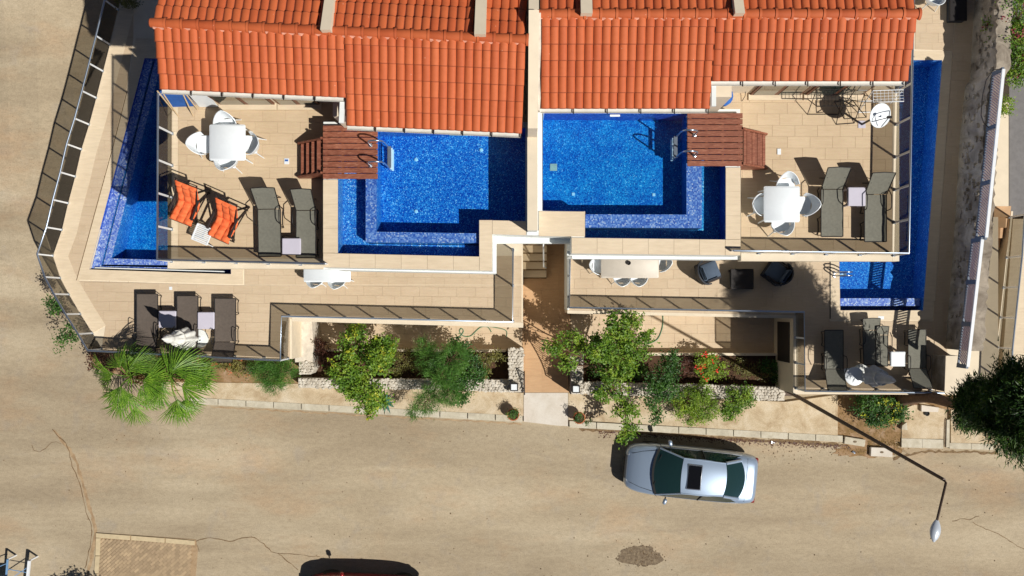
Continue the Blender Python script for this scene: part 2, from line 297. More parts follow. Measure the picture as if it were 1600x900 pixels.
# ------------------------------------------------------------------ mesh helpers
class MB:
    def __init__(s): s.v = []; s.f = []
    def add(s, vs, fs):
        o = len(s.v); s.v += [tuple(p) for p in vs]; s.f += [tuple(i + o for i in f) for f in fs]; return s
    def box(s, c, d, rz=0, m=None):
        x, y, z = d[0] / 2, d[1] / 2, d[2] / 2
        vs = [Vector((i * x, j * y, k * z)) for i, j, k in ((-1,-1,-1),(1,-1,-1),(1,1,-1),(-1,1,-1),(-1,-1,1),(1,-1,1),(1,1,1),(-1,1,1))]
        if m is not None: vs = [m @ p for p in vs]
        elif rz:
            q = Matrix.Rotation(rz, 3, 'Z'); vs = [q @ p for p in vs]
        vs = [p + Vector(c) for p in vs]
        return s.add(vs, [(3,2,1,0),(4,5,6,7),(0,1,5,4),(1,2,6,5),(2,3,7,6),(3,0,4,7)])
    def rbox(s, c, d, bev=.01, rz=0):
        """box with chamfered vertical and top edges"""
        x, y, z = d[0] / 2, d[1] / 2, d[2] / 2; q = Matrix.Rotation(rz, 3, 'Z'); rings = []
        for (ins, zz) in ((bev * .6, -z), (0, -z + bev * .5), (0, z - bev), (bev, z)):
            X, Y = x - ins, y - ins; k = bev
            ring = [(-X + k, -Y), (X - k, -Y), (X, -Y + k), (X, Y - k), (X - k, Y), (-X + k, Y), (-X, Y - k), (-X, -Y + k)]
            rings.append([q @ Vector((a, b, zz)) + Vector(c) for a, b in ring])
        vs = sum(rings, []); fs = [tuple(reversed(range(8))), tuple(range(24, 32))]
        for r in range(3):
            for i in range(8): j = (i + 1) % 8; fs.append((r*8+i, r*8+j, r*8+8+j, r*8+8+i))
        return s.add(vs, fs)
    def prism(s, poly, z0, z1, holes=(), bottom=True, sides=True):
        def area(p): return sum(p[i][0]*p[(i+1)%len(p)][1]-p[(i+1)%len(p)][0]*p[i][1] for i in range(len(p)))/2
        poly = list(poly) if area(poly) > 0 else list(reversed(poly))
        hs = [list(h) if area(h) < 0 else list(reversed(h)) for h in holes]
        loops = [poly] + hs; flat = sum(loops, []); n = len(flat)
        zt = z1 if callable(z1) else (lambda x, y: z1)
        tr = tessellate_polygon([[Vector((p[0], p[1], 0)) for p in l] for l in loops])
        fs = []
        for t in tr:
            a, b, c = (flat[i] for i in t)
            if (b[0]-a[0])*(c[1]-a[1])-(b[1]-a[1])*(c[0]-a[0]) < 0: t = (t[0], t[2], t[1])
            fs.append(tuple(i + n for i in t))
            if bottom: fs.append(tuple(reversed(t)))
        if sides:
            o = 0
            for l in loops:
                k = len(l)
                for i in range(k): j = (i + 1) % k; fs.append((o+i, o+j, o+j+n, o+i+n))
                o += k
        return s.add([(p[0], p[1], z0) for p in flat] + [(p[0], p[1], zt(p[0], p[1])) for p in flat], fs)
    def tube(s, pts, r, n=8, caps=True, r1=None):
        pts = [Vector(p) for p in pts]; k = len(pts); rings = []; up = Vector((0, 0, 1)); prev = None
        for i, p in enumerate(pts):
            t = (pts[min(i+1, k-1)] - pts[max(i-1, 0)]).normalized()
            if prev is None:
                a = t.cross(up) if abs(t.z) < .95 else t.cross(Vector((1, 0, 0)))
            else: a = prev - t * prev.dot(t)
            a.normalize(); prev = a; b = t.cross(a)
            rr = r if r1 is None else r + (r1 - r) * i / (k - 1)
            if not isinstance(rr, (int, float)): rr = rr[i]
            rings.append([p + (a * math.cos(2*math.pi*j/n) + b * math.sin(2*math.pi*j/n)) * rr for j in range(n)])
        fs = []
        for i in range(k - 1):
            for j in range(n): q = (j + 1) % n; fs.append((i*n+j, i*n+q, (i+1)*n+q, (i+1)*n+j))
        if caps: fs.append(tuple(reversed(range(n)))); fs.append(tuple(range((k-1)*n, k*n)))
        return s.add(sum(rings, []), fs)
    def lathe(s, prof, n=16, c=(0, 0, 0)):
        vs = []; fs = []; c = Vector(c)
        for r, z in prof:
            for j in range(n): a = 2*math.pi*j/n; vs.append(Vector((r*math.cos(a), r*math.sin(a), z)) + c)
        for i in range(len(prof) - 1):
            for j in range(n): q = (j+1) % n; fs.append((i*n+j, i*n+q, (i+1)*n+q, (i+1)*n+j))
        fs.append(tuple(reversed(range(n)))); fs.append(tuple(range((len(prof)-1)*n, len(prof)*n)))
        return s.add(vs, fs)
    def grid(s, rows, thick=None):
        """rows: list of equal-length point lists"""
        a, b = len(rows), len(rows[0]); vs = [Vector(p) for r in rows for p in r]
        fs = [(i*b+j, i*b+j+1, (i+1)*b+j+1, (i+1)*b+j) for i in range(a-1) for j in range(b-1)]
        return s.add(vs, fs)
    def shell(s, rows, t, flip=False):
        """grid given thickness t along its normal"""
        a, b = len(rows), len(rows[0]); V = [[Vector(p) for p in r] for r in rows]; N = []
        for i in range(a):
            for j in range(b):
                du = V[min(i+1, a-1)][j] - V[max(i-1, 0)][j]; dv = V[i][min(j+1, b-1)] - V[i][max(j-1, 0)]
                nn = du.cross(dv); nn = nn.normalized() if nn.length > 1e-9 else Vector((0, 0, 1)); N.append(nn * (-t if flip else t))
        top = [p for r in V for p in r]; bot = [p - n for p, n in zip(top, N)]; m = a * b; fs = []
        for i in range(a-1):
            for j in range(b-1):
                q = (i*b+j, (i+1)*b+j, (i+1)*b+j+1, i*b+j+1); fs.append(q if not flip else tuple(reversed(q))); w = tuple(x + m for x in q); fs.append(tuple(reversed(w)) if not flip else w)
        per = [(0, j) for j in range(b)] + [(i, b-1) for i in range(1, a)] + [(a-1, j) for j in range(b-2, -1, -1)] + [(i, 0) for i in range(a-2, 0, -1)]
        for k in range(len(per)):
            p, q = per[k], per[(k+1) % len(per)]; i0 = p[0]*b+p[1]; i1 = q[0]*b+q[1]; fs.append((i0, i1, i1+m, i0+m))
        return s.add(top + bot, fs)
def mesh_of(name, mb, mat, smooth=False, off=None):
    me = bpy.data.meshes.new(name)
    v = mb.v if off is None else [(p[0]-off[0], p[1]-off[1], p[2]-off[2]) for p in mb.v]
    me.from_pydata(v, [], mb.f); me.materials.append(mat if not isinstance(mat, str) else M[mat])
    if smooth:
        me.polygons.foreach_set('use_smooth', [True] * len(me.polygons))
        try: me.set_sharp_from_angle(angle=R(smooth if smooth is not True else 40))
        except Exception: pass
    me.update(); return me
def link(name, me, parent=None, loc=None, rz=0):
    o = bpy.data.objects.new(name, me); COL.objects.link(o)
    if parent is not None: o.parent = parent
    if loc is not None: o.location = loc
    if rz: o.rotation_euler = (0, 0, rz)
    return o
def obj(name, mb, mat, parent=None, smooth=False, world=True):
    """one mesh object; the vertices are world coordinates when world is True (parents are unrotated then)"""
    off = None
    if parent is not None and world:
        off = Vector(parent.get('_o', (0, 0, 0)))
    o = link(name, mesh_of(name, mb, mat, smooth, off), parent)
    if parent is not None: o['_o'] = list(parent.get('_o', (0, 0, 0)))
    return o
def tag(o, label=None, cat=None, group=None, kind=None):
    if label: o['label'] = label
    if cat: o['category'] = cat
    if group: o['group'] = group
    if kind: o['kind'] = kind
    return o
def thing(name, label, cat, loc, rz=0, group=None, kind=None):
    o = bpy.data.objects.new(name, None); COL.objects.link(o); o.location = loc; o.rotation_euler = (0, 0, rz); o.empty_display_size = .2
    o['_o'] = list(loc); return tag(o, label, cat, group, kind)
def structure(name, mb, mat, smooth=False):
    o = obj(name, mb, mat, None, smooth); o['kind'] = 'structure'; o['_o'] = [0, 0, 0]; return o
CACHE = {}
def cached(key, fn):
    if key not in CACHE: CACHE[key] = fn()
    return CACHE[key]
def clip_cell(poly, x0, y0, x1, y1):
    def cl(p, ins, inter):
        out = []
        for i in range(len(p)):
            a, b = p[i-1], p[i]
            if ins(b):
                if not ins(a): out.append(inter(a, b))
                out.append(b)
            elif ins(a): out.append(inter(a, b))
        return out
    def ix(a, b, x): t = (x-a[0])/(b[0]-a[0]); return (x, a[1]+t*(b[1]-a[1]))
    def iy(a, b, y): t = (y-a[1])/(b[1]-a[1]); return (a[0]+t*(b[0]-a[0]), y)
    for ins, it in ((lambda p: p[0] >= x0, lambda a, b: ix(a, b, x0)), (lambda p: p[0] <= x1, lambda a, b: ix(a, b, x1)),
                    (lambda p: p[1] >= y0, lambda a, b: iy(a, b, y0)), (lambda p: p[1] <= y1, lambda a, b: iy(a, b, y1))):
        if not poly: return []
        poly = cl(poly, ins, it)
    return poly
def parea(p): return abs(sum(p[i-1][0]*p[i][1]-p[i][0]*p[i-1][1] for i in range(len(p)))/2)
def lay_tiles(area, z, tw, th, parent, mat, name='floor_tile', ang=0, off=.33, thick=.012, gap=.003, ox=0, oy=0):
    """a floor of single tiles: every tile an object, whole ones share a mesh"""
    ca, sa = math.cos(-ang), math.sin(-ang); L = [(x*ca - y*sa, x*sa + y*ca) for x, y in area]
    xs = [p[0] for p in L]; ys = [p[1] for p in L]; po = Vector(parent.get('_o', (0, 0, 0))); ca, sa = math.cos(ang), math.sin(ang)
    whole = MB().rbox((0, 0, thick/2), (tw - gap, th - gap, thick), .003); wme = None; n = 0
    j = math.floor((min(ys)-oy)/th)
    while j*th+oy < max(ys):
        y0 = j*th+oy; sh = (j * off) % 1.0 * tw + ox; i = math.floor((min(xs)-sh)/tw)
        while i*tw+sh < max(xs):
            x0 = i*tw+sh; c = clip_cell(L, x0+gap/2, y0+gap/2, x0+tw-gap/2, y0+th-gap/2); i += 1
            if len(c) < 3: continue
            A = parea(c)
            if A < .0015: continue
            if A > (tw-gap)*(th-gap)*.995:
                if wme is None: wme = mesh_of(name, whole, mat)
                cx, cy = x0+tw/2, y0+th/2
                o = link(name, wme, parent, (cx*ca-cy*sa-po.x, cx*sa+cy*ca-po.y, z-po.z), ang)
            else:
                mb = MB().prism([(x-x0, y-y0) for x, y in c], 0, thick, bottom=False)
                o = link(name, mesh_of(name, mb, mat), parent, (x0*ca-y0*sa-po.x, x0*sa+y0*ca-po.y, z-po.z), ang)
            n += 1
        j += 1
    return n
# ------------------------------------------------------------------ levels
ZR, ZP, ZPAT = 0.0, 0.12, 0.10      # road, pavement, ground floor patios
Z1, ZF1 = 2.3, 3.2                  # lower terraces, their rails
Z2, ZF2 = 7.2, 8.12                 # upper terraces, their rails
ZRIM = 7.9                          # rims of the raised pools

# ------------------------------------------------------------------ road and ground
def road_z(x, y):
    a = max(0.0, min(1.0, (-14.5 - x) / 3)) * max(0.0, y + .5) * .075
    return min(a, 1.6)
rb = MB(); nx, ny = 90, 70
rb.grid([[(-45 + 90*i/nx, -32 + 66*j/ny, road_z(-45 + 90*i/nx, -32 + 66*j/ny)) for i in range(nx+1)] for j in range(ny+1)])
rb.f = [tuple(f) for f in rb.f]
structure('road', rb, 'road')
gb = MB().prism([(-300, -300), (300, -300), (300, 300), (-300, 300)], -.5, -.06); structure('ground', gb, 'road')
def sheet(name, px, z, mat, kind='structure', jit=0, sub=0):
    pts = [XY(x, y, z) for x, y in px]
    if sub:
        out = []
        for i in range(len(pts)):
            a, b = pts[i], pts[(i+1) % len(pts)]
            for k in range(sub):
                t = k / sub; w = random.uniform(-jit, jit); dx, dy = b[0]-a[0], b[1]-a[1]; l = math.hypot(dx, dy) or 1
                out.append((a[0]+dx*t - dy/l*w, a[1]+dy*t + dx/l*w))
        pts = out
    o = structure(name, MB().prism(pts, z - .05, z), mat)
    o['kind'] = kind; return o
def strip(name, pts, z, w, mat, jit=.02, step=.12, kind='structure'):
    """irregular thin ribbon on the ground"""
    W = [Vector((*XY(x, y, z), 0)) for x, y in pts]; path = []
    for a, b in zip(W, W[1:]):
        n = max(1, int((b-a).length/step)); path += [a.lerp(b, k/n) for k in range(n)]
    path.append(W[-1]); Lf, Rt = [], []
    for i, p in enumerate(path):
        t = (path[min(i+1, len(path)-1)] - path[max(i-1, 0)]).normalized(); n = Vector((-t.y, t.x, 0)); q = p + n*random.uniform(-jit, jit)
        ww = w * random.uniform(.45, 1.25) * (1 if isinstance(w, float) else 1); Lf.append((q + n*ww/2)); Rt.append((q - n*ww/2))
    mb = MB(); zz = lambda p: (p.x, p.y, z + road_z(p.x, p.y))
    mb.grid([[zz(p) for p in Rt], [zz(p) for p in Lf]]); mb.f = [tuple(reversed(f)) for f in mb.f]
    o = structure(name, mb, mat); o['kind'] = kind; return o
strip('trench_line', [(84, 672), (97, 688), (109, 702), (121, 727), (131, 760), (140, 795), (149, 822), (148, 840), (143, 870), (137, 900)], .004, .13, 'trench')
strip('road_crack', [(82, 670), (93, 684), (103, 692), (108, 706), (113, 728), (122, 750), (130, 775), (135, 800), (143, 820), (143, 842), (139, 862), (133, 888)], .008, .035, 'crack')
0 and strip('road_crack', [(119, 720), (127, 742), (137, 775), (145, 800), (151, 818), (151, 833)], .008, .04, 'crack')
strip('road_crack', [(50, 695), (53, 704), (62, 706), (72, 701), (80, 691), (88, 690), (96, 693)], .006, .02, 'crack')
strip('road_crack', [(305, 846), (330, 840), (352, 845), (365, 846), (378, 840), (398, 840), (412, 850), (424, 862), (434, 864), (445, 874), (466, 890)], .006, .03, 'crack')
strip('road_crack', [(434, 864), (460, 866), (500, 870)], .006, .02, 'crack')
strip('road_crack', [(1520, 816), (1540, 827), (1560, 834), (1578, 846), (1590, 853), (1604, 858)], .006, .025, 'crack')
strip('road_crack', [(1488, 815), (1500, 811), (1515, 812), (1530, 806)], .006, .02, 'crack')
strip('road_crack', [(300, 845), (308, 852), (312, 862)], .006, .03, 'crack')
strip('gutter_dirt', [(905, 668), (960, 673), (1020, 677), (1080, 681), (1150, 685), (1220, 689), (1300, 694), (1330, 700)], .003, .16, 'crack', .04)
strip('gutter_dirt', [(330, 636), (420, 641), (520, 646), (620, 652), (720, 657), (815, 663)], .003, .05, 'trench', .03)
strip('gutter_dirt', [(1395, 716), (1440, 706), (1500, 706), (1560, 708)], .003, .10, 'crack', .04)
def blob(cx, cy, rx, ry, n=44, jit=.14):
    out = []
    ph = [random.uniform(0, 6.28) for _ in range(4)]
    for i in range(n):
        a = 2*math.pi*i/n; k = 1 + .08*math.sin(2*a+ph[0]) + .07*math.sin(3*a+ph[1]) + .05*math.sin(5*a+ph[2]) + random.uniform(-jit, jit)*.6
        out.append((cx + rx*k*math.cos(a), cy + ry*k*math.sin(a)))
    return out
def flat_blob(name, cx, cy, rx, ry, z, mat, jit=.14, kind='structure'):
    o = structure(name, MB().prism([XY(x, y, z) for x, y in blob(cx, cy, rx, ry, jit=jit)], z-.002, z, bottom=False, sides=False), mat); o['kind'] = kind; return o
flat_blob('gravel_patch', 1000, 869, 32, 17, .008, 'patch')
# loose pebbles that only show as dots
pb = MB()
for i in range(520):
    if i < 150: x, y = random.gauss(1000, 20), random.gauss(869, 11)
    elif i < 300: x, y = random.uniform(1180, 1420), random.gauss(698, 10) - (0 if random.random() < .6 else -6)
    else: x, y = random.uniform(0, 1600), random.uniform(640, 900)
    if 965 < x < 1190 and 675 < y < 795: continue
    if i >= 300 and y < 630 + x*.052: continue
    p = P(x, y, 0); s = random.uniform(.008, .028); p.z = road_z(p.x, p.y) + s*.3
    m = Matrix.Rotation(random.uniform(0, 6), 3, 'Z'); vs = [m @ Vector(q)*s for q in ((1,0,0),(0,1.2,0),(-1,0,0),(0,-.8,0),(0,0,.9),(0,0,-.6))]
    pb.add([v + p for v in vs], [(0,1,4),(1,2,4),(2,3,4),(3,0,4),(1,0,5),(2,1,5),(3,2,5),(0,3,5)])
o = structure('pebbles', pb, 'crack'); o['kind'] = 'stuff'; tag(o, 'small dark pebbles scattered over the dusty road', 'pebbles')

flat_blob('gravel_patch', 1358, 702, 52, 13, .010, 'gravel', .2)
# brick paving in the lower left corner: single bricks laid diagonally
bp_ = thing('brick_paving', None, None, P(150, 833, 0), kind='structure')
obj('paving_bed', MB().prism([XY(150, 832, .01), XY(306, 843, .01), XY(309, 860, .01), XY(300, 965, .01), XY(146, 960, .01)], -.04, .012), 'trench', bp_)
area = [XY(156, 840, .02), XY(303, 848, .02), XY(297, 915, .02), XY(151, 912, .02)]
BW, BH = .205, .10
bm = mesh_of('brick', MB().rbox((0, 0, .012), (BW-.008, BH-.008, .05), .006), 'brick'); nbr = 0
ax0, ay0 = min(p[0] for p in area), min(p[1] for p in area); ax1, ay1 = max(p[0] for p in area), max(p[1] for p in area)
def inside(p, poly):
    c = False
    for i in range(len(poly)):
        a, b = poly[i-1], poly[i]
        if (a[1] > p[1]) != (b[1] > p[1]) and p[0] < (b[0]-a[0])*(p[1]-a[1])/(b[1]-a[1])+a[0]: c = not c
    return c
a45 = R(42); ca, sa = math.cos(a45), math.sin(a45); po = Vector(bp_['_o'])
# herringbone cells
for i in range(-40, 60):
    for j in range(-40, 60):
        # herringbone lattice: a lying brick and a standing brick per cell
        gx, gy = i*BH + j*BH, i*BH*1.0 - j*BH
        for kind_ in (0, 1):
            bx = i*2*BH + j*BH; by = j*BH
            if kind_ == 0: cx, cy, rz = bx + BH, by + BH/2, 0
            else: cx, cy, rz = bx + 2.5*BH - 2*BH*0, by + BH - BH*0, math.pi/2
            if kind_ == 1: continue
            X = ax0 + 1.5 + cx*ca - cy*sa; Y = ay0 + cx*sa + cy*ca
            if inside((X, Y), area) and nbr < 300:
                o = link('brick', bm, bp_, (X-po.x, Y-po.y, 0-po.z + random.uniform(-.003, .004)), a45 + random.uniform(-.03, .03)); nbr += 1
for (a, b) in (((150, 833), (204, 837)), ((205, 837), (258, 841)), ((259, 841), (305, 845))):
    obj('border_stone', MB().prism([XY(a[0], a[1], .04), XY(b[0]-1, b[1], .04), XY(b[0]-1, b[1]+7, .04), XY(a[0], a[1]+7, .04)], -.05, .045), 'brickborder', bp_)
for (a, b) in (((150, 841), (149, 868)), ((149, 869), (147, 896)), ((147, 897), (145, 925))):
    obj('border_stone', MB().prism([XY(a[0], a[1], .04), XY(a[0]+7, a[1], .04), XY(b[0]+7, b[1], .04), XY(b[0], b[1], .04)], -.05, .045), 'brickborder', bp_)

# ------------------------------------------------------------------ pavement, kerbs, beds
def kerb_run(parent, a, b, w, z, n):
    for k in range(n):
        t0, t1 = k/n, (k+1)/n - .003
        p0 = (a[0]+(b[0]-a[0])*t0, a[1]+(b[1]-a[1])*t0); p1 = (a[0]+(b[0]-a[0])*t1, a[1]+(b[1]-a[1])*t1)
        zz = z + random.uniform(-.006, .006)
        obj('kerb_stone', MB().prism([XY(p0[0], p0[1], z), XY(p1[0], p1[1], z), XY(p1[0], p1[1]-w, z), XY(p0[0], p0[1]-w, z)], -.1, zz), 'kerb', parent)
pvA = structure('pavement', MB().prism([XY(x, y, ZP) for x, y in ((225, 596), (468, 600), (620, 606), (818, 614), (818, 650), (300, 621), (232, 612))], -.05, ZP), 'pavement')
kerb_run(pvA, (298, 631), (818, 660), 10, ZP + .015, 12)
pvB = structure('pavement', MB().prism([XY(x, y, ZP) for x, y in ((888, 614), (1228, 628), (1309, 617), (1309, 681), (888, 656))], -.05, ZP), 'pavement')
kerb_run(pvB, (890, 668), (1318, 691), 10, ZP + .015, 10)
pvC = structure('pavement', MB().prism([XY(x, y, ZP) for x, y in ((1409, 640), (1440, 628), (1476, 640), (1476, 686), (1409, 685))], -.05, ZP), 'pavement')
kerb_run(pvC, (1409, 699), (1474, 701), 14, ZP + .02, 2)
kerb_run(pvC, (1484, 701), (1552, 703), 9, ZP + .02, 2)
pvD = structure('pavement', MB().prism([XY(x, y, ZP) for x, y in ((1486, 640), (1640, 650), (1640, 697), (1486, 692))], -.05, ZP), 'pavement')
structure('concrete_ramp', MB().prism([XY(x, y, ZP) for x, y in ((818.5, 614), (887.5, 614), (887.5, 666), (870, 665), (845, 662), (818.5, 659))], -.05, ZP - .01), 'ramp')
g = structure('planting_strip', MB().prism([XY(x, y, .1) for x, y in ((138, 552), (468, 560), (468, 601), (345, 598), (225, 597), (150, 575))], -.05, .1), 'gravel')
g = structure('gravel_bed', MB().prism([XY(x, y, .06) for x, y in blob(1358, 660, 52, 50, jit=.05)], -.05, .06), 'gravel')
structure('gravel_bed', MB().prism([XY(x, y, .085) for x, y in ((1309, 612), (1440, 612), (1600, 612), (1640, 640), (1500, 645), (1440, 630), (1409, 642), (1409, 690), (1309, 688))], -.05, .085), 'gravel')

# low rubble walls round the beds: single stones on a core
def rubble_wall(label, poly_px, z0, z1, mat='stone', stone=.095, cap=True, cat='wall', name='stone_wall', maxn=300, seed=1):
    pts = [XY(x, y, z1) for x, y in poly_px]; rnd = random.Random(seed)
    c = (sum(p[0] for p in pts)/len(pts), sum(p[1] for p in pts)/len(pts))
    t = thing(name, label, cat, (c[0], c[1], z0)); obj('wall_core', MB().prism(pts, z0, z1 - .02), mat, t)
    if not cap: return t
    x0, x1 = min(p[0] for p in pts), max(p[0] for p in pts); y0, y1 = min(p[1] for p in pts), max(p[1] for p in pts); n = 0; st = stone
    j = 0
    while y0 + j*st < y1:
        i = 0
        while x0 + i*st*1.15 < x1:
            p = (x0 + (i+.5+(j % 2)*.4)*st*1.15 + rnd.uniform(-.25, .25)*st, y0 + (j+.5)*st + rnd.uniform(-.2, .2)*st); i += 1
            if not inside(p, pts) or n >= maxn: continue
            n += 1; r = st*rnd.uniform(.5, .78); k = rnd.choice((5, 6, 7)); mb = MB(); a0 = rnd.uniform(0, 6)
            rad = [r*rnd.uniform(.75, 1.1) for _ in range(k)]; h = rnd.uniform(.0, .035)
            ring = lambda s, z: [(p[0]+rad[q]*s*math.cos(a0+6.283*q/k)*1.1, p[1]+rad[q]*s*math.sin(a0+6.283*q/k), z) for q in range(k)]
            vs = ring(1, z1-.04) + ring(.95, z1+h*.4) + ring(.6, z1+h); fs = []
            for L in range(2):
                for q in range(k): w = (q+1) % k; fs.append((L*k+q, L*k+w, L*k+k+w, L*k+k+q))
            fs.append(tuple(range(2*k, 3*k))); mb.add(vs, fs); obj('stone', mb, mat, t)
        j += 1
    return t
rubble_wall('low rubble stone wall in front of the left planting bed', ((466, 591), (795, 594), (795, 613), (700, 609), (466, 606)), 0, .75, seed=3)
rubble_wall('low rubble stone wall in front of the bed with red flowers', ((912, 597), (1060, 601), (1226, 605), (1226, 626), (1060, 621), (912, 615)), 0, .75, seed=4)
rubble_wall('rubble stone gatepost on the left of the entrance', ((794, 545), (818, 545), (818, 613), (796, 613)), 0, 1.0, seed=5, cat='gatepost', name='gatepost')
rubble_wall('rubble stone gatepost on the right of the entrance, under the tree', ((891, 555), (911, 555), (911, 616), (891, 616)), 0, 1.0, seed=6, cat='gatepost', name='gatepost')
rubble_wall('short rounded rubble wall beside the whitewashed wall', ((467, 566), (486, 566), (490, 575), (484, 585), (467, 585)), 0, 1.15, seed=7)
t = thing('garden_wall', 'weathered whitewashed wall left of the planting beds', 'wall', P(475, 530, 0))
obj('wall_block', MB().prism([XY(x, y, 1.1) for x, y in ((461, 500), (487, 500), (490, 540), (488, 566), (461, 566))], 0, 1.1), 'whitewash', t)
for (a, b, lb) in (((490, 790), 545, 'low rendered wall behind the left planting bed'), ((914, 1228), 551, 'low rendered wall behind the right planting bed')):
    t = thing('bed_wall', lb, 'wall', P(a[0], b, 0)); obj('wall_block', MB().prism([XY(x, y, .45) for x, y in ((a[0], b), (a[1], b+1), (a[1], b+5), (a[0], b+4))], 0, .45), 'plaster', t)
structure('planting_bed', MB().prism([XY(x, y, .3) for x, y in ((488, 549), (796, 550), (796, 594), (488, 592))], -.05, .3), 'soil')
structure('planting_bed', MB().prism([XY(x, y, .3) for x, y in ((910, 556), (1230, 556), (1230, 604), (910, 597))], -.05, .3), 'soil')
# patios and the entrance passage
patL = structure('patio', MB().prism([XY(x, y, ZPAT) for x, y in ((480, 470), (816, 470), (816, 549), (480, 547))], -.05, ZPAT - .012), 'joint')
lay_tiles([XY(x, y, ZPAT) for x, y in ((480, 490), (815, 490), (815, 548), (480, 546))], ZPAT - .012, .61, .31, patL, 'tile_low')
patR = structure('patio', MB().prism([XY(x, y, ZPAT) for x, y in ((892, 450), (1260, 450), (1260, 556), (892, 554))], -.05, ZPAT - .012), 'joint')
lay_tiles([XY(x, y, ZPAT) for x, y in ((892, 480), (1236, 480), (1236, 555), (892, 553))], ZPAT - .012, .61, .31, patR, 'tile_low')
pas = structure('entrance_path', MB().prism([XY(x, y, ZPAT) for x, y in ((816, 330), (891.5, 330), (891.5, 613.6), (816, 613.6))], -.05, ZPAT - .012), 'joint')
lay_tiles([XY(x, y, ZPAT) for x, y in ((816.5, 375), (891, 375), (891, 613), (816.5, 613))], ZPAT - .012, .61, .61, pas, 'tile_warm', off=0)

# ------------------------------------------------------------------ lower terraces
WRAIL = [(172, -35), (163.7, 0), (150, 56), (139, 99), (128, 142), (116.5, 185), (104, 225), (94, 269), (82.5, 312), (72.5, 355), (58, 397), (70, 433), (84, 459.5), (102.5, 491), (122, 522), (137, 547.5), (186, 550.5), (305, 557), (400, 561.5), (438, 563)]
wW = [XY(x, y, ZF1) for x, y in WRAIL]
LT_outer = wW + [XY(456, 561, Z1), XY(456, 501, Z1), XY(817, 511, Z1), XY(817, 300, Z1), (XY(817, 300, Z1)[0], 13.5), (wW[0][0], 13.5)]
SPL = [XY(x, y, Z1) for x, y in ((226, 91), (361, 96), (361, 428.3), (140, 421))]
ltL = structure('lower_terrace', MB().prism(LT_outer, -.1, Z1 - .012, holes=[SPL]), 'plaster')
gr = [(120, 437), (178, 225), (199, 142), (212, 60), (380, 60), (380, 444), (367, 444)]
def inset_band(inner, outer, z0, z1): return MB().prism(outer, z0, z1, holes=[inner], bottom=False)
obj('pool_coping', inset_band(SPL, [XY(x, y, Z1) for x, y in gr], Z1 - .012, Z1 + .004), 'coping', ltL)
def pxs_(l): return [XY(x, y, Z1) for x, y in l]
# pale border along the parapet fence
def offset_path(pts, d):
    out = []
    for i in range(len(pts)):
        a = Vector(pts[max(i-1, 0)]); b = Vector(pts[min(i+1, len(pts)-1)]); t = (b - a).normalized(); n = Vector((-t.y, t.x)); out.append(tuple(Vector(pts[i]) + n*d))
    return out
k = len(wW)
inn = offset_path(wW, .5)   # interior lies to the left of the path direction
for i in range(k - 1):
    q = [wW[i], wW[i+1], inn[i+1], inn[i]]
    if i >= 14: break
    obj('border_slab', MB().prism(q, Z1 - .012, Z1 + .001 * (1 + i % 2), bottom=False), 'coping', ltL)
tl_area = [inn[i] for i in range(0, 15)] + [wW[15], wW[18], XY(438, 563, ZF1), XY(453, 561, Z1), XY(453, 498.5, Z1), XY(815, 508, Z1), XY(815, 446, Z1), XY(367, 446, Z1), XY(119, 439, Z1), XY(176, 225, Z1), XY(197, 142, Z1), XY(208, 60, Z1), XY(208, -40, Z1)]
lay_tiles(tl_area, Z1 - .012, .61, .31, ltL, 'tile_low', ang=R(-.8))
lay_tiles([XY(x, y, Z1) for x, y in ((382, 400), (815, 400), (815, 445), (382, 445))], Z1 - .012, .61, .31, ltL, 'tile_low', ang=R(-.8))
obj('edge_slab', MB().prism([XY(456.5, 500, Z1), XY(456.5, 495, Z1), XY(817.5, 504, Z1), XY(817.5, 512, Z1), XY(456.5, 502, Z1)], Z1 - .012, Z1 + .006), 'plaster', ltL)
obj('drain_grate', MB().prism([XY(264.5, 448, Z1), XY(269, 448, Z1), XY(269, 453, Z1), XY(264.5, 453, Z1)], Z1 - .01, Z1 + .008), 'plastic', ltL)

RT_outer = [XY(887, 250, Z1), XY(887, 489, Z1), XY(1240, 497, Z1), XY(1240, 615.5, Z1), XY(1477, 617, Z1), XY(1560, 617, Z1), (XY(1560, 617, Z1)[0], 13.5), (XY(887, 250, Z1)[0], 13.5)]
SPR = [XY(x, y, Z1) for x, y in ((1305, 94), (1472, 94), (1442, 485), (1313, 485))]
ltR = structure('lower_terrace', MB().prism(RT_outer, -.1, Z1 - .012, holes=[SPR]), 'plaster')
obj('pool_coping', inset_band(SPR, [XY(x, y, Z1) for x, y in ((1290, 78), (1488, 80), (1458, 501), (1298, 500), (1298, 300))], Z1 - .012, Z1 + .004), 'coping', ltR)
trR = [XY(x, y, Z1) for x, y in ((889, 300), (889, 487), (1242, 494), (1246, 498), (1246, 608), (1480, 609), (1480, 502), (1296.5, 502), (1296.5, 300))]
lay_tiles(trR, Z1 - .012, .61, .31, ltR, 'tile_low')
lay_tiles([XY(x, y, Z1) for x, y in ((1459.5, 501), (1490, 501), (1492, 420), (1500, 300), (1517, 130), (1528, -40), (1500, -40), (1489, 80))], Z1 - .012, .61, .31, ltR, 'tile_low')
lay_tiles([XY(x, y, Z1) for x, y in ((1430, 77), (1488, 79), (1498, -40), (1430, -40))], Z1 - .012, .61, .31, ltR, 'tile_low')
obj('edge_slab', MB().prism([XY(x, y, Z1) for x, y in ((886.5, 489.8), (886.5, 485), (1247, 493), (1247, 610), (1478, 611), (1478, 616.4), (1239.4, 616), (1239.4, 497.6))], Z1 - .012, Z1 + .006), 'plaster', ltR)
obj('drain_grate', MB().prism([XY(1372, 494, Z1), XY(1381, 494, Z1), XY(1381, 499, Z1), XY(1372, 499, Z1)], Z1, Z1 + .01), 'plastic', ltR)
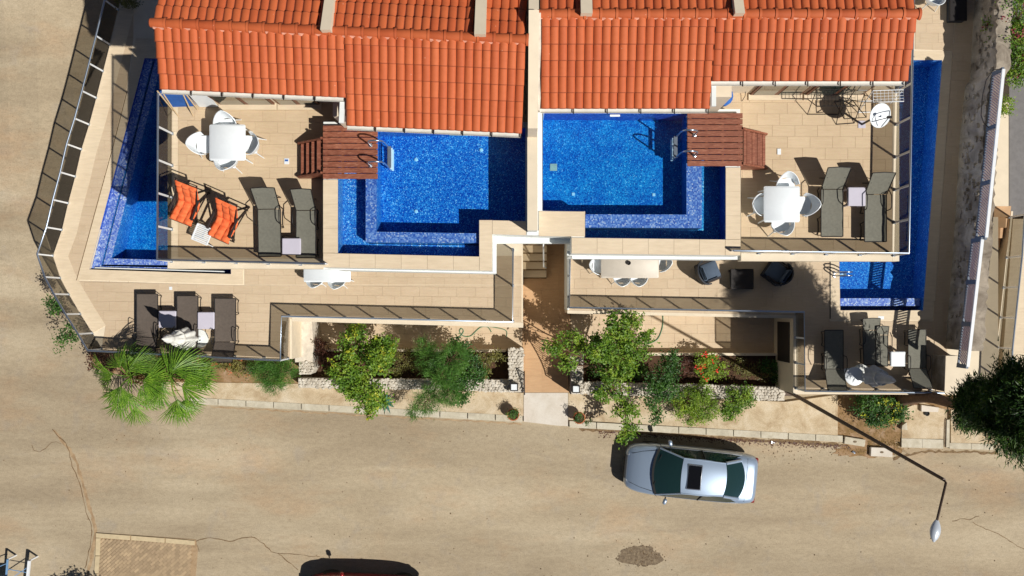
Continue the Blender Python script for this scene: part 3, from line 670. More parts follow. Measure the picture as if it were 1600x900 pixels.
# narrow edge on the right of the passage
t = thing('edge_wall', 'slim white wall edge on the right side of the entrance passage', 'wall', P(890, 430, 0))
obj('wall_block', MB().prism([XY(886.4, 376, Z1), XY(889.4, 376, Z1), XY(889.4, 484, Z1), XY(886.4, 484, Z1)], 0.1, Z1 + .1), 'white_plaster', t)

obj('drain_slot', MB().prism(pxs_([(1296.2, 408), (1298, 408), (1298, 498), (1296.2, 498)]), Z1, Z1 + .006), 'black_metal', ltR)
obj('drain_slot', MB().prism(pxs_([(119, 438), (177.3, 225), (198.3, 142), (199.3, 142), (178.4, 225), (120.2, 438)]), Z1, Z1 + .006), 'crack', ltL)
# ------------------------------------------------------------------ pools
def ring_down(poly, z0, z1, inset=.004):
    """inner wall lining of a pool"""
    n = len(poly); A = sum(poly[i][0]*poly[(i+1) % n][1]-poly[(i+1) % n][0]*poly[i][1] for i in range(n))
    q = poly if A > 0 else list(reversed(poly)); c = offset_path(q + [q[0]], inset)[:-1]
    vs = [(p[0], p[1], z0) for p in c] + [(p[0], p[1], z1) for p in c]
    return MB().add(vs, [((i+1) % n, i, i+n, (i+1) % n + n) for i in range(n)])
def pxs(l, z): return [XY(x, y, z) for x, y in l]
def pool(label, outline, zw, zf, mos, loc):
    t = thing('swimming_pool', label, 'swimming pool', loc)
    b = ring_down(outline, zf, zw + .06); bb = MB().prism(outline, zf - .05, zf, bottom=False, sides=False)
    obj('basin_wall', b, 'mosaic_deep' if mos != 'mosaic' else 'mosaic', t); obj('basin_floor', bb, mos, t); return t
def ledge(t, poly, z0, z1, top='mosaic_lilac'):
    obj('ledge_wall', MB().prism(poly, z0, z1 - .012), 'mosaic', t); obj('ledge_top', MB().prism(poly, z1 - .012, z1), top, t)
# left side pool
t = pool('long side pool of the left villa, lilac mosaic ledge, mostly in shade', SPL, Z1 - .05, Z1 - .95, 'mosaic_teal', P(180, 400, Z1))
ledge(t, pxs([(226, 91), (237, 91), (155.5, 415.5), (262, 418), (360, 418), (360, 420), (141, 419)], Z1), Z1 - .9, Z1 - .09)
ledge(t, pxs([(240, 91), (251, 91), (171, 403.5), (262, 406), (360, 406), (360, 415), (158.5, 413)], Z1), Z1 - .93, Z1 - .12)
obj('overflow_edge', MB().prism(pxs([(148, 417.5), (349, 423.5), (349, 425), (147, 419)], Z1), Z1 - .12, Z1 - .02), 'white_plaster', t)
obj('water', MB().prism([tuple(p) for p in SPL], Z1 - 1.0, Z1 - .08), 'water', t)
# right side pool
t = pool('long side pool of the right villa, deep blue along the villa wall', SPR, Z1 - .05, Z1 - .85, 'mosaic', P(1380, 440, Z1))
ledge(t, pxs([(1313.5, 466), (1441, 466), (1440, 478), (1313.5, 478)], Z1), Z1 - .85, Z1 - .14)
obj('water', MB().prism([tuple(p) for p in SPR], Z1 - .9, Z1 - .07), 'water', t)
# raised pools
UL = pxs([(528, 204), (528, 396), (749, 401), (748, 344), (821, 345.5), (821, 200)], ZRIM)
UR = pxs([(848, 176), (848, 329), (915, 330), (914, 371), (1133, 374), (1134, 178)], ZRIM)
ledge_ = ledge
def raised(label, rim_outer, outline, main, ledge, chan, mos, loc):
    t = pool(label, outline, ZRIM - .06, ZRIM - .85, mos, loc)
    obj('pool_body', MB().prism(rim_outer, 5.35, ZRIM - .03, holes=[outline]), 'white_plaster', t)
    ledge_(t, pxs(ledge, ZRIM), ZRIM - .84, ZRIM - .12, 'mosaic_ledge')
    obj('channel_floor', MB().prism(pxs(chan, ZRIM), ZRIM - .84, ZRIM - .62), mos, t)
    obj('water', MB().prism(pxs(main, ZRIM), ZRIM - .9, ZRIM - .08), 'water', t)
    obj('channel_water', MB().prism(pxs(chan, ZRIM), ZRIM - .63, ZRIM - .5), 'water', t)
    return t
ROL = pxs([(505, 190), (505, 417.5), (769, 423), (769, 366), (830, 367.5), (830, 190)], ZRIM)
ROR = pxs([(830.2, 170), (830.2, 367.5), (893, 369), (893, 396), (1157, 399), (1157, 170)], ZRIM)
PL = raised('raised upper pool of the left villa, beside the steps with four treads', ROL, UL,
            [(570, 204), (570, 378), (749, 380.5), (748, 344), (821, 345.5), (821, 200)],
            [(570, 204), (587, 204), (587, 361.5), (748.5, 364), (749, 379), (570, 378)],
            [(528, 204), (569.8, 204), (569.8, 378.5), (749, 380.8), (749, 401), (528, 396)], 'mosaic', P(660, 290, ZRIM))
PR = raised('raised upper pool of the right villa, with light turquoise floor', ROR, UR,
            [(848, 176), (848, 329), (915, 330), (915, 355), (1098, 356), (1098, 177)],
            [(1074, 177), (1098, 177), (1098, 356), (915, 355), (915, 334), (1074, 334.5)],
            [(1098.2, 177), (1134, 178), (1133, 374), (914, 371), (914.5, 355.3), (1098.2, 356.3)], 'mosaic_teal', P(960, 260, ZRIM))
# coping stones round the rims, cut at their joints
def coping_stones(parent, quads):
    for q in quads: obj('coping_stone', MB().prism(pxs(q, ZRIM), ZRIM - .03, ZRIM + .004 * (1 + random.random()*.4), bottom=False), 'coping', parent)
def run(a0, a1, b0, b1, n):
    """n quads between the segment a0-a1 and the segment b0-b1"""
    out = []
    for k in range(n):
        s, e = k/n + .0007, (k+1)/n - .0007; L = lambda p, q, t_: (p[0]+(q[0]-p[0])*t_, p[1]+(q[1]-p[1])*t_)
        out.append([L(a0, a1, s), L(a0, a1, e), L(b0, b1, e), L(b0, b1, s)])
    return out
coping_stones(PL, run((505, 281), (505, 395), (528, 281), (528, 395), 3) + run((505, 395.5), (749, 401), (505, 417.5), (749, 422.5), 6) + run((749, 402), (749, 344), (769, 402), (769, 344), 1) + [[(749.3, 402), (769, 402), (769, 423), (749.3, 422.6)]] + run((769.4, 344.3), (822, 345.5), (769.4, 366), (822, 367.4), 1))
coping_stones(PR, run((1134, 262), (1134, 374), (1157, 262), (1157, 374), 3) + run((893, 371.5), (1133, 374.5), (893, 396), (1133, 398.7), 6) + [[(1133.4, 374.5), (1157, 374.5), (1157, 399), (1133.4, 398.7)]] + run((842, 330), (914, 330.7), (842, 369), (914, 369.5), 1))
# drains, lights and nozzles seen in the water
for (x, y, c, s) in ((865, 261, 'coping', .12), (896, 303, 'plastic', .05), (1022, 304, 'plastic', .05)):
    p = P(x, y, ZRIM - .8); obj('drain_cover', MB().rbox((p.x, p.y, ZRIM - .84), (s*1.6, s*1.6, .02), .004), c, PR)
for (x, y) in ((650, 249), (650, 330), (752, 234)):
    p = P(x, y, ZRIM - .8); obj('floor_light', MB().lathe([(.05, 0), (.05, .02), (.03, .03)], 10, (p.x, p.y, ZRIM - .85)), 'plastic', PL)
p = P(961, 180.5, ZRIM); obj('skimmer_slot', MB().box((p.x, p.y, ZRIM - .02), (.26, .05, .03)), 'plastic', PR)
# white ledges below the rims
def ledge_trim(par, poly): obj('ledge_trim', MB().prism(pxs(poly, 7.1), 6.9, 7.1), 'white_plaster', par)
ledge_trim(PL, [(505, 412), (765, 418), (765, 372), (775.5, 372), (775.5, 427.5), (505, 421)]); ledge_trim(PL, [(765, 360), (831, 360), (831, 380.3), (775.8, 380.3), (775.8, 371.8), (765, 371.8)])
ledge_trim(PR, [(831.2, 362), (894.5, 364), (894.5, 380.5), (831.2, 380.3)]); ledge_trim(PR, [(886, 392), (1156, 394), (1156, 405.5), (894, 404.5), (893.8, 400), (886, 399)])
obj('rim_patch', MB().prism(pxs([(823, 360.2), (841.8, 360.2), (841.8, 367.4), (823, 367.4)], ZRIM), ZRIM - .03, ZRIM + .006), 'white_plaster', PR)
# parapet between the two raised pools
t = thing('dividing_wall', 'cream dividing wall between the two raised pools', 'wall', P(832, 280, Z2))
obj('wall_block', MB().prism(pxs([(824.5, 197), (839.5, 197), (839.5, 359.5), (824.5, 359.5)], 8.55), ZRIM - .02, 8.55), 'white_plaster', t)
obj('wall_cap', MB().prism(pxs([(824, 196), (840, 196), (840, 360), (824, 360)], 8.57), 8.55, 8.58), 'plaster', t)

# ------------------------------------------------------------------ villas
ZRG, ZMO, ZEA, ZEB = 10.55, 10.42, 9.95, 9.70
tile_n = 0
def tile_mesh(w, l, name='roof_tile'):
    """S tile: a barrel and a flat trough, front lip showing its thickness; origin at the head centre, running to -y"""
    prof = []; N = 9
    for i in range(N):
        s = i/(N-1); x = -w*.5 + s*w*1.06
        if s < .11: h = -.01
        else: u = (s-.11)/.89; h = .004 + .05*math.sin(math.pi*u)**.48
        prof.append((x, h))
    vs = []; fs = []
    for t_, zz in ((0, -.016), (.5, .004), (.945, .036), (1, .034)):
        for x, h in prof: vs.append((x*(.985 + .05*t_), -l*t_, h + zz))
    for j in range(3):
        for i in range(N-1): fs.append((j*N+i, (j+1)*N+i, (j+1)*N+i+1, j*N+i+1))
    b = len(vs)
    for x, h in prof: vs.append((x*1.035, -l, h + .032))
    for x, h in prof: vs.append((x*1.035, -l - .006, h - .032))
    for i in range(N-1): fs.append((b+i, b+N+i, b+N+i+1, b+i+1))
    m = MB().add(vs, fs); m.edge0 = 3*(N-1); return m
def cap_mesh(L, r):
    mb = MB(); N = 9; rows = []
    for t_, k in ((0, .76), (.05, .86), (.84, .98), (.86, 1.14), (1, 1.17)):
        rows.append([(L*t_ - L/2, -r*k*math.cos(math.pi*i/(N-1)), r*k*math.sin(math.pi*i/(N-1))*.85) for i in range(N)])
    b = rows[-1]; rows.append([(p[0], p[1]*.86, p[2]*.86 - .002) for p in b])
    mb.grid([list(reversed(r_)) for r_ in rows]); mb.edge0 = len(mb.f) - (N-1); return mb
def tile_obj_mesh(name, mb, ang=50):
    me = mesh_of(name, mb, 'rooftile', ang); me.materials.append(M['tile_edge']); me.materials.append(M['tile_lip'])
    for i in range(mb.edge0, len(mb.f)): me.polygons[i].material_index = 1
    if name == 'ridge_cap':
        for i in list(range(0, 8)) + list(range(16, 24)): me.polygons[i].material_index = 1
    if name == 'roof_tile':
        for j in range(3): me.polygons[j*8].material_index = 1  # trough faces darkened in place of shade
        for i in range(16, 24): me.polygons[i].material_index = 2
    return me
def build_roof(t, ml, mr, widths, name_extra=None, spare=0):
    """widths: list of (ncols, nrows, first row length, row length); the tiles march from ml to mr"""
    total = sum(w[0] for w in widths); u = (mr - ml); Lr = u.length; u.normalize(); v = Vector((u.y, -u.x, 0)); pw = Lr/total
    slope = math.atan2(ZMO - ZEA, 1.27); cs = math.cos(slope)
    frame = Matrix(((u.x, -v.x, 0), (u.y, -v.y, 0), (0, 0, 1)))   # local x along the ridge, -y down the slope
    def plane_pt(s, d, lift=0): return ml + u*s + v*d + Vector((0, 0, -d*math.tan(slope) + lift))
    # roof deck under the tiles, front and back
    yaw = math.atan2(u.y, u.x); po = Vector(t['_o']); s0 = 0; deck = MB(); th = .14
    def quad(a, b, c, d, lift):
        top = [p + Vector((0, 0, lift)) for p in (a, b, c, d)]; bot = [p + Vector((0, 0, lift - th)) for p in (a, b, c, d)]
        deck.add(top + bot, [(0,1,2,3),(7,6,5,4),(0,4,5,1),(1,5,6,2),(2,6,7,3),(3,7,4,0)])
    eaves = []
    for (nc, nr, f, rl, sh) in widths:
        s1 = s0 + nc*pw; dep = f + rl*(nr-1)
        quad(plane_pt(s0, dep-.05), plane_pt(s1, dep-.05), plane_pt(s1, -.16), plane_pt(s0, -.16), -.035)
        eaves.append((s0, s1, dep)); s0 = s1
    bk = lambda s, d: ml + u*s - v*(.30 + d) + Vector((0, 0, -.02 - d*math.tan(slope)*1.15))
    quad(bk(0, 0), bk(Lr, 0), bk(Lr, 3.2), bk(0, 3.2), -.035)
    roof = obj('roof', deck, 'mortar', t)
    ro = Vector(t['_o']); s0 = 0
    for (nc, nr, f, rl, sh) in widths:
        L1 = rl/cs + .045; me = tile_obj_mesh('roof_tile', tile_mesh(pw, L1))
        for c in range(nc):
            for r_ in range(nr):
                d = (f + (r_-1)*rl) if r_ else f - rl
                if r_ == 0: head = max(d, -.12)
                p = plane_pt(s0 + (c+.5)*pw, d - .02, random.uniform(-.002, .003))
                if r_ == 0:
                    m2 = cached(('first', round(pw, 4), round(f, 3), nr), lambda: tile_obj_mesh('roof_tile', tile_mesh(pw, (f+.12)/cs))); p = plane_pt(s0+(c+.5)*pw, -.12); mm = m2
                else: mm = me
                o = bpy.data.objects.new('roof_tile', mm); COL.objects.link(o); o.parent = roof; o.location = p - ro
                o.rotation_euler = (slope, random.uniform(-.008, .008), yaw + random.uniform(-.012, .012))
        s0 += nc*pw
    # back slope: two single rows, the rest joined
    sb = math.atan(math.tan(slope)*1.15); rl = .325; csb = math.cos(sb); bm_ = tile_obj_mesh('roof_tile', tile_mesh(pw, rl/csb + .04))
    far = MB(); tm = tile_mesh(pw, rl/csb + .04)
    for c in range(total):
        for r_ in range(9):
            p = bk((c+.5)*pw, rl*r_ - .10)
            if r_ < 2:
                o = bpy.data.objects.new('roof_tile', bm_); COL.objects.link(o); o.parent = roof; o.location = p - ro
                o.rotation_euler = (sb, random.uniform(-.008, .008), yaw + math.pi + random.uniform(-.012, .012))
            else:
                mt = Matrix.Translation(p) @ Matrix.Rotation(yaw + math.pi, 4, 'Z') @ Matrix.Rotation(sb, 4, 'X'); far.add([mt @ Vector(q) for q in tm.v], tm.f)
    fo = obj('roof_tiles_far', far, 'rooftile', roof); fo['kind'] = 'stuff'
    # mortar bed and ridge caps
    mp = MB(); n = 60; a = [ml + u*(Lr*i/n) + v*(.0 + random.uniform(-.02, .035)) + Vector((0, 0, .03)) for i in range(n+1)]
    mp.grid([[p - v*.02 + Vector((0, 0, .0)) for p in a], [p - v*.05 + Vector((0, 0, .03)) for p in a], [p - v*.13 + Vector((0, 0, .03)) for p in a], [p - v*.24 + Vector((0, 0, -.06)) for p in a]]); mp.f = [tuple(f_) for f_ in mp.f]
    obj('ridge_mortar', mp, 'mortar', roof)
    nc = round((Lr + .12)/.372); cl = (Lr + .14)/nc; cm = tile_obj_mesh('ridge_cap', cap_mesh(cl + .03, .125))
    for i in range(nc):
        o = bpy.data.objects.new('ridge_cap', cm); COL.objects.link(o); o.parent = roof
        o.location = ml + u*(-.07 + (i+.5)*cl) - v*.145 + Vector((0, 0, .02 + random.uniform(-.004, .004))) - ro; o.rotation_euler = (0, 0, yaw + random.uniform(-.02, .02))
    return roof, eaves, u, v, plane_pt
def gutter(t, a, b, z, r=.07, sec=.75):
    a = Vector((a[0], a[1], z)); b = Vector((b[0], b[1], z)); L = (b-a).length; d = (b-a).normalized(); n = Vector((-d.y, d.x, 0)); k = max(1, round(L/sec)); N = 7
    for i in range(k):
        p0 = a + d*(L*i/k + .006); p1 = a + d*(L*(i+1)/k - .006)
        pr = [(-math.cos(math.pi*j/(N-1))*r, -math.sin(math.pi*j/(N-1))*r*.9) for j in range(N)]
        g_ = obj('gutter_section', MB().shell([[p + n*x + Vector((0, 0, h)) for x, h in pr] for p in (p0, p1)], .006), 'pvc', t)
        obj('bracket', MB().box((p1.x, p1.y, z - .005), (.025, r*2.5, .02), math.atan2(d.y, d.x)), 'black_metal', g_)
# ---- left villa
tL = thing('villa', 'left villa with a red tiled roof, stepped back beside its pool', 'villa', (-9, 6, Z1))
mlL, mrL = P(240, 46, ZMO), P(820, 72, ZMO)
roofL, evL, uL, vL, ppL = build_roof(tL, mlL, mrL, [(22, 4, .25, .33, 0), (21, 6, .13, .345, 0)])
tR = thing('villa', 'right villa with a red tiled roof above the turquoise raised pool', 'villa', (9, 6, Z1))
mlR, mrR = P(845, 32, ZMO), P(1431, 32, ZMO)
roofR, evR, uR, vR, ppR = build_roof(tR, mlR, mrR, [(20, 6, .13, .345, 0), (23, 4, .25, .335, 0)])
def edge(pp, s, d): p = pp(s, d); return p
for (t, pp, ev, sgn) in ((tL, ppL, evL, 1), (tR, ppR, evR, -1)):
    for (s0, s1, dep) in ev:
        a, b = pp(s0, dep + .05), pp(s1, dep + .05); gutter(t, a, b, a.z - .03)
    # gutter down the side of the step
    deepest = max(ev, key=lambda e: e[2]); shallow = min(ev, key=lambda e: e[2]); s = deepest[0] if sgn == 1 else deepest[1]
    off = -.09*sgn; a = pp(s + off, shallow[2] + .12); b = pp(s + off, deepest[2] - .02)
    obj('fascia', MB().box(((a.x+b.x)/2, (a.y+b.y)/2, ZEA - .12), (.11, (a-b).length, .09), math.atan2(b.y-a.y, b.x-a.x) - math.pi/2), 'white_plaster', t)
# walls: footprints kept under the roofs
def wall_block(t, name, poly, z0, z1, mat='white_plaster'): return obj(name, MB().prism(poly, z0, z1), mat, t)
yA_L = XY(400, 161, Z2)[1]; yA_R = XY(1300, 146, Z2)[1]
xl0 = XY(262, 200, Z2)[0]; xl1 = -.12
yB_L = XY(600, 203, ZRIM)[1]; yB_R = XY(950, 175, ZRIM)[1]
xs_L = XY(549, 180, Z2)[0]; xs_R = XY(1112, 150, Z2)[0]; xr1 = XY(1405, 200, Z2)[0]
wall_block(tL, 'wall', [(-8.3, yA_L), (xs_L, yA_L), (xs_L, yB_L + .02), (xl1, yB_L + .02), (xl1, 9.0), (-8.3, 9.0)], Z2 - .3, 9.4, 'plaster')
wall_block(tR, 'wall', [(8.7, yA_R), (xs_R, yA_R), (xs_R, yB_R + .02), (.58, yB_R + .02), (.58, 9.0), (8.7, 9.0)], Z2 - .3, 9.4, 'plaster')
for t, x0, x1, sg in ((tL, -8.3, xl1, -1), (tR, .58, 8.7, 1)):   # gable infill under the ridge
    obj('gable_wall', MB().prism([(x0 + .1, 5.9), (x1 - .1, 5.9), (x1 - .1, 7.6), (x0 + .1, 7.6)], 9.35, 9.75), 'plaster', t)
wall_block(tL, 'lower_storey', [(XY(362, 0, Z1)[0], 2.0), (XY(770, 0, Z1)[0], 2.0), (XY(770, 0, Z1)[0], 9), (XY(362, 0, Z1)[0], 9)], Z1, 6.84)
wall_block(tR, 'lower_storey', [(XY(905, 0, Z1)[0], 2.6), (XY(1300, 0, Z1)[0], 2.6), (XY(1300, 0, Z1)[0], 9), (XY(905, 0, Z1)[0], 9)], Z1, 6.84)
# upper terrace slabs and their tiles
slL = pxs([(262, 146), (262.5, 419.5), (504.6, 420), (504.6, 146)], Z2)
slR = pxs([(1157.5, 110), (1157.5, 407.5), (1405, 408), (1405, -60), (1300, -60), (1300, 110)], Z2)
utL = obj('upper_terrace', MB().prism(slL, Z2 - .35, Z2 - .012), 'plaster', tL); utR = obj('upper_terrace', MB().prism(slR, Z2 - .35, Z2 - .012), 'plaster', tR)
lay_tiles(pxs([(278.5, 158), (278.5, 402), (504.4, 403), (504.4, 196), (552, 196), (552, 158)], Z2), Z2 - .012, .61, .307, utL, 'tile', ang=R(-.8))
for yy in range(151, 402, 27): obj('border_slab', MB().prism(pxs([(266.5, yy), (278, yy), (278, min(yy+26.7, 402)), (266.5, min(yy+26.7, 402))], Z2), Z2 - .012, Z2 + .001, bottom=False), 'coping', utL)
obj('edge_slab', MB().prism(pxs([(262, 403.5), (504.4, 404.5), (504.4, 420), (262, 419.6)], Z2), Z2 - .012, Z2 + .004), 'plaster', utL)
obj('edge_slab', MB().prism(pxs([(262, 146), (266, 146), (266, 403), (262, 403)], Z2), Z2 - .012, Z2 + .004), 'plaster', utL)
lay_tiles(pxs([(1112, 140), (1112, 195), (1158, 195), (1158, 390), (1394, 392), (1394, 140)], Z2), Z2 - .012, .61, .307, utR, 'tile')
obj('edge_slab', MB().prism(pxs([(1394.5, -60), (1405, -60), (1405, 408.2), (1394.5, 408.2)], Z2), Z2 - .012, Z2 + .004), 'plaster', utR)
obj('edge_slab', MB().prism(pxs([(1158, 392.5), (1394.2, 394), (1394.2, 408.2), (1158, 407.6)], Z2), Z2 - .012, Z2 + .004), 'plaster', utR)
# party wall between the roofs, walls over the back slopes
obj('party_wall', MB().prism(pxs([(826, 32), (841.5, 32), (840.5, 196.5), (825, 196.5)], 9.95), Z2, lambda x, y: 9.66 + max(0, y - 4.4)*.42), 'plaster', tR)
obj('party_wall_back', MB().prism(pxs([(826.5, -90), (842, -90), (841.5, 31.6), (826, 31.6)], 9.95), Z2, lambda x, y: 10.6 - max(0, y - 6.6)*.42), 'plaster', tR)
def back_wall(t, x0, x1, y1, top=.32):
    z = 10.72; pa = pxs([(x0 + 1, -95), (x1 + 1, -95), (x1, y1), (x0, y1)], z); yr = pa[2][1]; sl_ = lambda k: (lambda x, y: 10.70 - max(0, y - yr)*.46 + k)
    obj('roof_wall', MB().prism(pa, 8.6, z, bottom=False).__class__().prism(pa, 8.4, sl_(0)), 'white_plaster', t)
    pc = pxs([(x0+.6, -94), (x1 + 1.4, -94), (x1+.6, y1+1), (x0-.6, y1+1)], z+.03); m_ = MB().prism(pc, 8.39, sl_(.035)); obj('roof_wall_cap', m_, 'plaster', t)
back_wall(tL, 500.5, 515, 45); back_wall(tL, 741.5, 758, 52); back_wall(tR, 908.5, 925.5, 19); back_wall(tR, 1150, 1164, 19)
for t, xs_, ly in ((tL, ((xl0+.6, 1.7), (-5.9, 1.9)), yA_L), (tR, ((4.95, .01),), yA_R)): pass
obj('verge_mortar', MB().prism([(p[0], p[1]) for p in pxs([(840.5, 33), (844.5, 33), (845, 80), (843.5, 120), (845, 150), (844, 168), (841, 168)], 10.0)], 9.5, lambda x, y: 9.74 + (y - 4.7)*.40), 'whitewash', tR)
# windows and doors on the recessed walls
def window(t, x0, x1, y, z0, z1, frame='brown_frame', n=2):
    w = thing_part = obj('window', MB().box(((x0+x1)/2, y - .03, (z0+z1)/2), (x1-x0, .05, z1-z0)), frame, t)
    k = (x1-x0)/n
    for i in range(n): obj('pane', MB().box((x0 + k*(i+.5), y - .062, (z0+z1)/2), (k - .12, .012, z1-z0-.14)), 'carglass', w)
    obj('sill', MB().box(((x0+x1)/2, y - .1, z0 + .01), (x1-x0+.1, .18, .03)), 'coping', w); return w
window(tL, XY(345, 0, Z2)[0], XY(430, 0, Z2)[0], yA_L, Z2 + .02, Z2 + 2.1); window(tL, XY(437, 0, Z2)[0], XY(500, 0, Z2)[0], yA_L, Z2 + .02, Z2 + 2.1)
window(tR, XY(1172, 0, Z2)[0], XY(1250, 0, Z2)[0], yA_R, Z2 + .02, Z2 + 2.1); window(tR, XY(1258, 0, Z2)[0], XY(1345, 0, Z2)[0], yA_R, Z2 + .02, Z2 + 2.1)
for t, x0, x1, y in ((tL, -8.6, -6.4, 2.0), (tL, -4.2, -1.9, 2.0), (tR, 2.6, 5.0, 2.6), (tR, 6.6, 8.9, 2.6)): window(t, x0, x1, y, Z1 + .02, Z1 + 2.2)
# east gable trim of the right villa
obj('gable_trim', MB().prism(pxs([(1427, -90), (1431.5, -90), (1421.5, 128), (1418.5, 128)], 10.2), 9.5, 9.85), 'rail_blue', tR)

# ------------------------------------------------------------------ glass fences
def fence(label, path_px, zt, zb, loc_px=None, step=.95, mat_rail='steel', mat_post='rail_white', world_pts=None, skip=()):
    W = [Vector(P(x, y, zt)) for x, y in path_px]
    t = thing('glass_fence', label, 'fence', (W[0].x, W[0].y, zb)); obj('rail', MB().tube(W, .03, 8), mat_rail, t, 60); first = True
    for si, (a, b) in enumerate(zip(W, W[1:])):
        L = (b-a).length; n = max(1, round(L/step)); d = (b-a).normalized(); ang = math.atan2(d.y, d.x)
        for i in range(n + 1):
            if i == 0 and not first: continue
            p = a.lerp(b, i/n); first = False
            po_ = obj('post', MB().box((p.x, p.y, (zb+zt)/2), (.05, .03, zt-zb), ang), mat_post, t)
            obj('clamp', MB().box((p.x, p.y, zb + .03), (.08, .06, .06), ang), 'steel', po_)
        for i in range(n):
            p = a.lerp(b, i/n) + d*.03; q = a.lerp(b, (i+1)/n) - d*.03; c = (p+q)/2
            obj('glass_panel', MB().box((c.x, c.y, (zb+zt)/2 + .01), ((q-p).length, .012, zt-zb-.1), ang), 'glass', t)
    return t
fence('long smoked glass fence along the road side of the left lower terrace', WRAIL[:16], ZF1, Z1, step=.97)
fence('smoked glass fence behind the palm, in front of the three sunbeds', WRAIL[15:], ZF1, Z1)
fence('smoked glass fence round the sunken left patio', [(438, 563), (440, 494), (801, 503), (801.5, 388)], ZF1, Z1)
fence('smoked glass fence round the upper left terrace with the orange chairs', [(247, 146), (245.5, 405.5), (508, 412)], ZF2, Z2, step=.9)
fence('smoked glass fence round the upper right terrace with the satellite dish', [(1428, -30), (1420, 395.5), (1146, 391.5)], ZF2, Z2, step=.9)
fence('smoked glass fence along the lower right terrace above the patio', [(891, 380), (890, 480.5), (1256.5, 487.5), (1258, 611), (1475, 614)], ZF1, Z1)

# ------------------------------------------------------------------ passage stairs
t = thing('outdoor_stairs', 'tiled outdoor stairs in the shaded entrance passage', 'stairs', P(835, 434, ZPAT))
for k in range(7):
    y0, y1 = 434 - 13*k, 434 - 13*(k+1); z = ZPAT + .17*(k+1)
    a = XY(816 if k > 3 else 814.5, y0, ZPAT); x0, x1 = XY(815 if k else 817, 0, ZPAT)[0], XY(853.5, 0, ZPAT)[0]; ya, yb = XY(0, y0, z)[1], XY(0, y1, z)[1]
    obj('step', MB().prism([(x0, ya - .02), (x1, ya - .02), (x1, yb), (x0, yb)], ZPAT - .05, z), 'coping', t)
    obj('nosing', MB().box(((x0+x1)/2, ya - .01, z - .005), (x1-x0, .045, .022)), 'crack', t)
h = [P(853, 418, 1.1), P(849.5, 417, 1.3), P(849, 378, 2.2), P(849, 340, 3.0)]
tag(obj('handrail', MB().tube(h, .025, 8), 'rail_white', None), 'thin white handrail beside the passage stairs', 'handrail')

# ------------------------------------------------------------------ right hand side: rough wall, slatted fence, neighbour
Lp = [(1529, -60), (1520, 40), (1516, 125), (1508, 135), (1499, 225), (1493, 330), (1486, 430), (1477, 545)]
base = [XY(x, y, Z1) for x, y in Lp]
fr = [(1578, 20), (1568, 108), (1541, 371), (1533, 372), (1512, 573)]
ftop = [P(x, y, 4.3) for x, y in fr]
t = thing('stone_wall', 'tall rough grey stone retaining wall below the slatted fence', 'wall', (base[4][0], base[4][1], Z1))
rnd = random.Random(11); rows = []; NV = 110; zs = [Z1 - .05, Z1 + .35, Z1 + .7, Z1 + 1.05, Z1 + 1.38]
def along(path, s):
    d = [0]
    for a, b in zip(path, path[1:]): d.append(d[-1] + math.dist(a, b))
    x = s*d[-1]
    for i in range(len(path)-1):
        if x <= d[i+1] or i == len(path)-2:
            k_ = (x-d[i])/(d[i+1]-d[i]); return (path[i][0]+(path[i+1][0]-path[i][0])*k_, path[i][1]+(path[i+1][1]-path[i][1])*k_)
for zi, z in enumerate(zs): rows.append([(along(base, k/NV)[0] + (0 if zi == 0 else rnd.uniform(-.05, .05)) + zi*.012, along(base, k/NV)[1], z + (rnd.uniform(-.03, .03) if zi else 0)) for k in range(NV+1)])
rows.append([(p[0] + .2, p[1], 3.69 + rnd.uniform(-.02, .02)) for p in rows[-1]]); rows.append([(p[0] + .25, p[1], 3.68) for p in rows[-1]]); rows.append([(p[0], p[1], 0) for p in rows[-1]])
mb = MB().grid(rows); mb.f = [tuple(f) for f in mb.f]; obj('wall_face', mb, 'rock', t, 60)
# uneven stones standing proud of the face
for k in range(150):
    s = rnd.uniform(.02, .98); q = along(base, s); z = rnd.uniform(Z1 + .1, 3.62); r_ = rnd.uniform(.07, .17); c = Vector((q[0] + .03, q[1], z)); kk = 6; a0 = rnd.uniform(0, 6)
    vs = [c + Vector((.04, r_*rnd.uniform(.8, 1.2)*math.cos(a0+6.28*i/kk), r_*.62*math.sin(a0+6.28*i/kk))) for i in range(kk)] + [c + Vector((-.06, r_*.6*math.cos(a0+6.28*i/kk), r_*.38*math.sin(a0+6.28*i/kk))) for i in range(kk)]
    fs = [tuple(range(kk, 2*kk))] + [(i, (i+1) % kk, (i+1) % kk+kk, i+kk) for i in range(kk)]; obj('stone', MB().add(vs, fs), 'rock', t)
obj('courtyard_window', MB().box((XY(1240, 0, Z1)[0] - .012, (XY(0, 512, 1.3)[1] + XY(0, 556, 1.3)[1])/2, 1.25), (.03, 1.35, 1.3)), 'black_metal', ltR)
t = thing('end_wall', 'white plastered wall end between the right terrace and the conifer', 'wall', P(1492, 585, 0))
obj('wall_block', MB().prism(pxs([(1479, 557), (1509, 557), (1507, 613), (1477, 612)], 3.26), 0, 3.26), 'rock', t); obj('wall_cap', MB().prism(pxs([(1478, 556), (1510, 556), (1508, 614), (1476, 613)], 3.3), 3.26, 3.3), 'plaster', t)  # darker body imitates the shaded west face of the white wall
obj('wall_block', MB().prism(pxs([(1458, 470), (1474, 470), (1474, 613), (1462, 613)], Z1 + .0), Z1 - .1, Z1 + .02), 'tile_low', t)
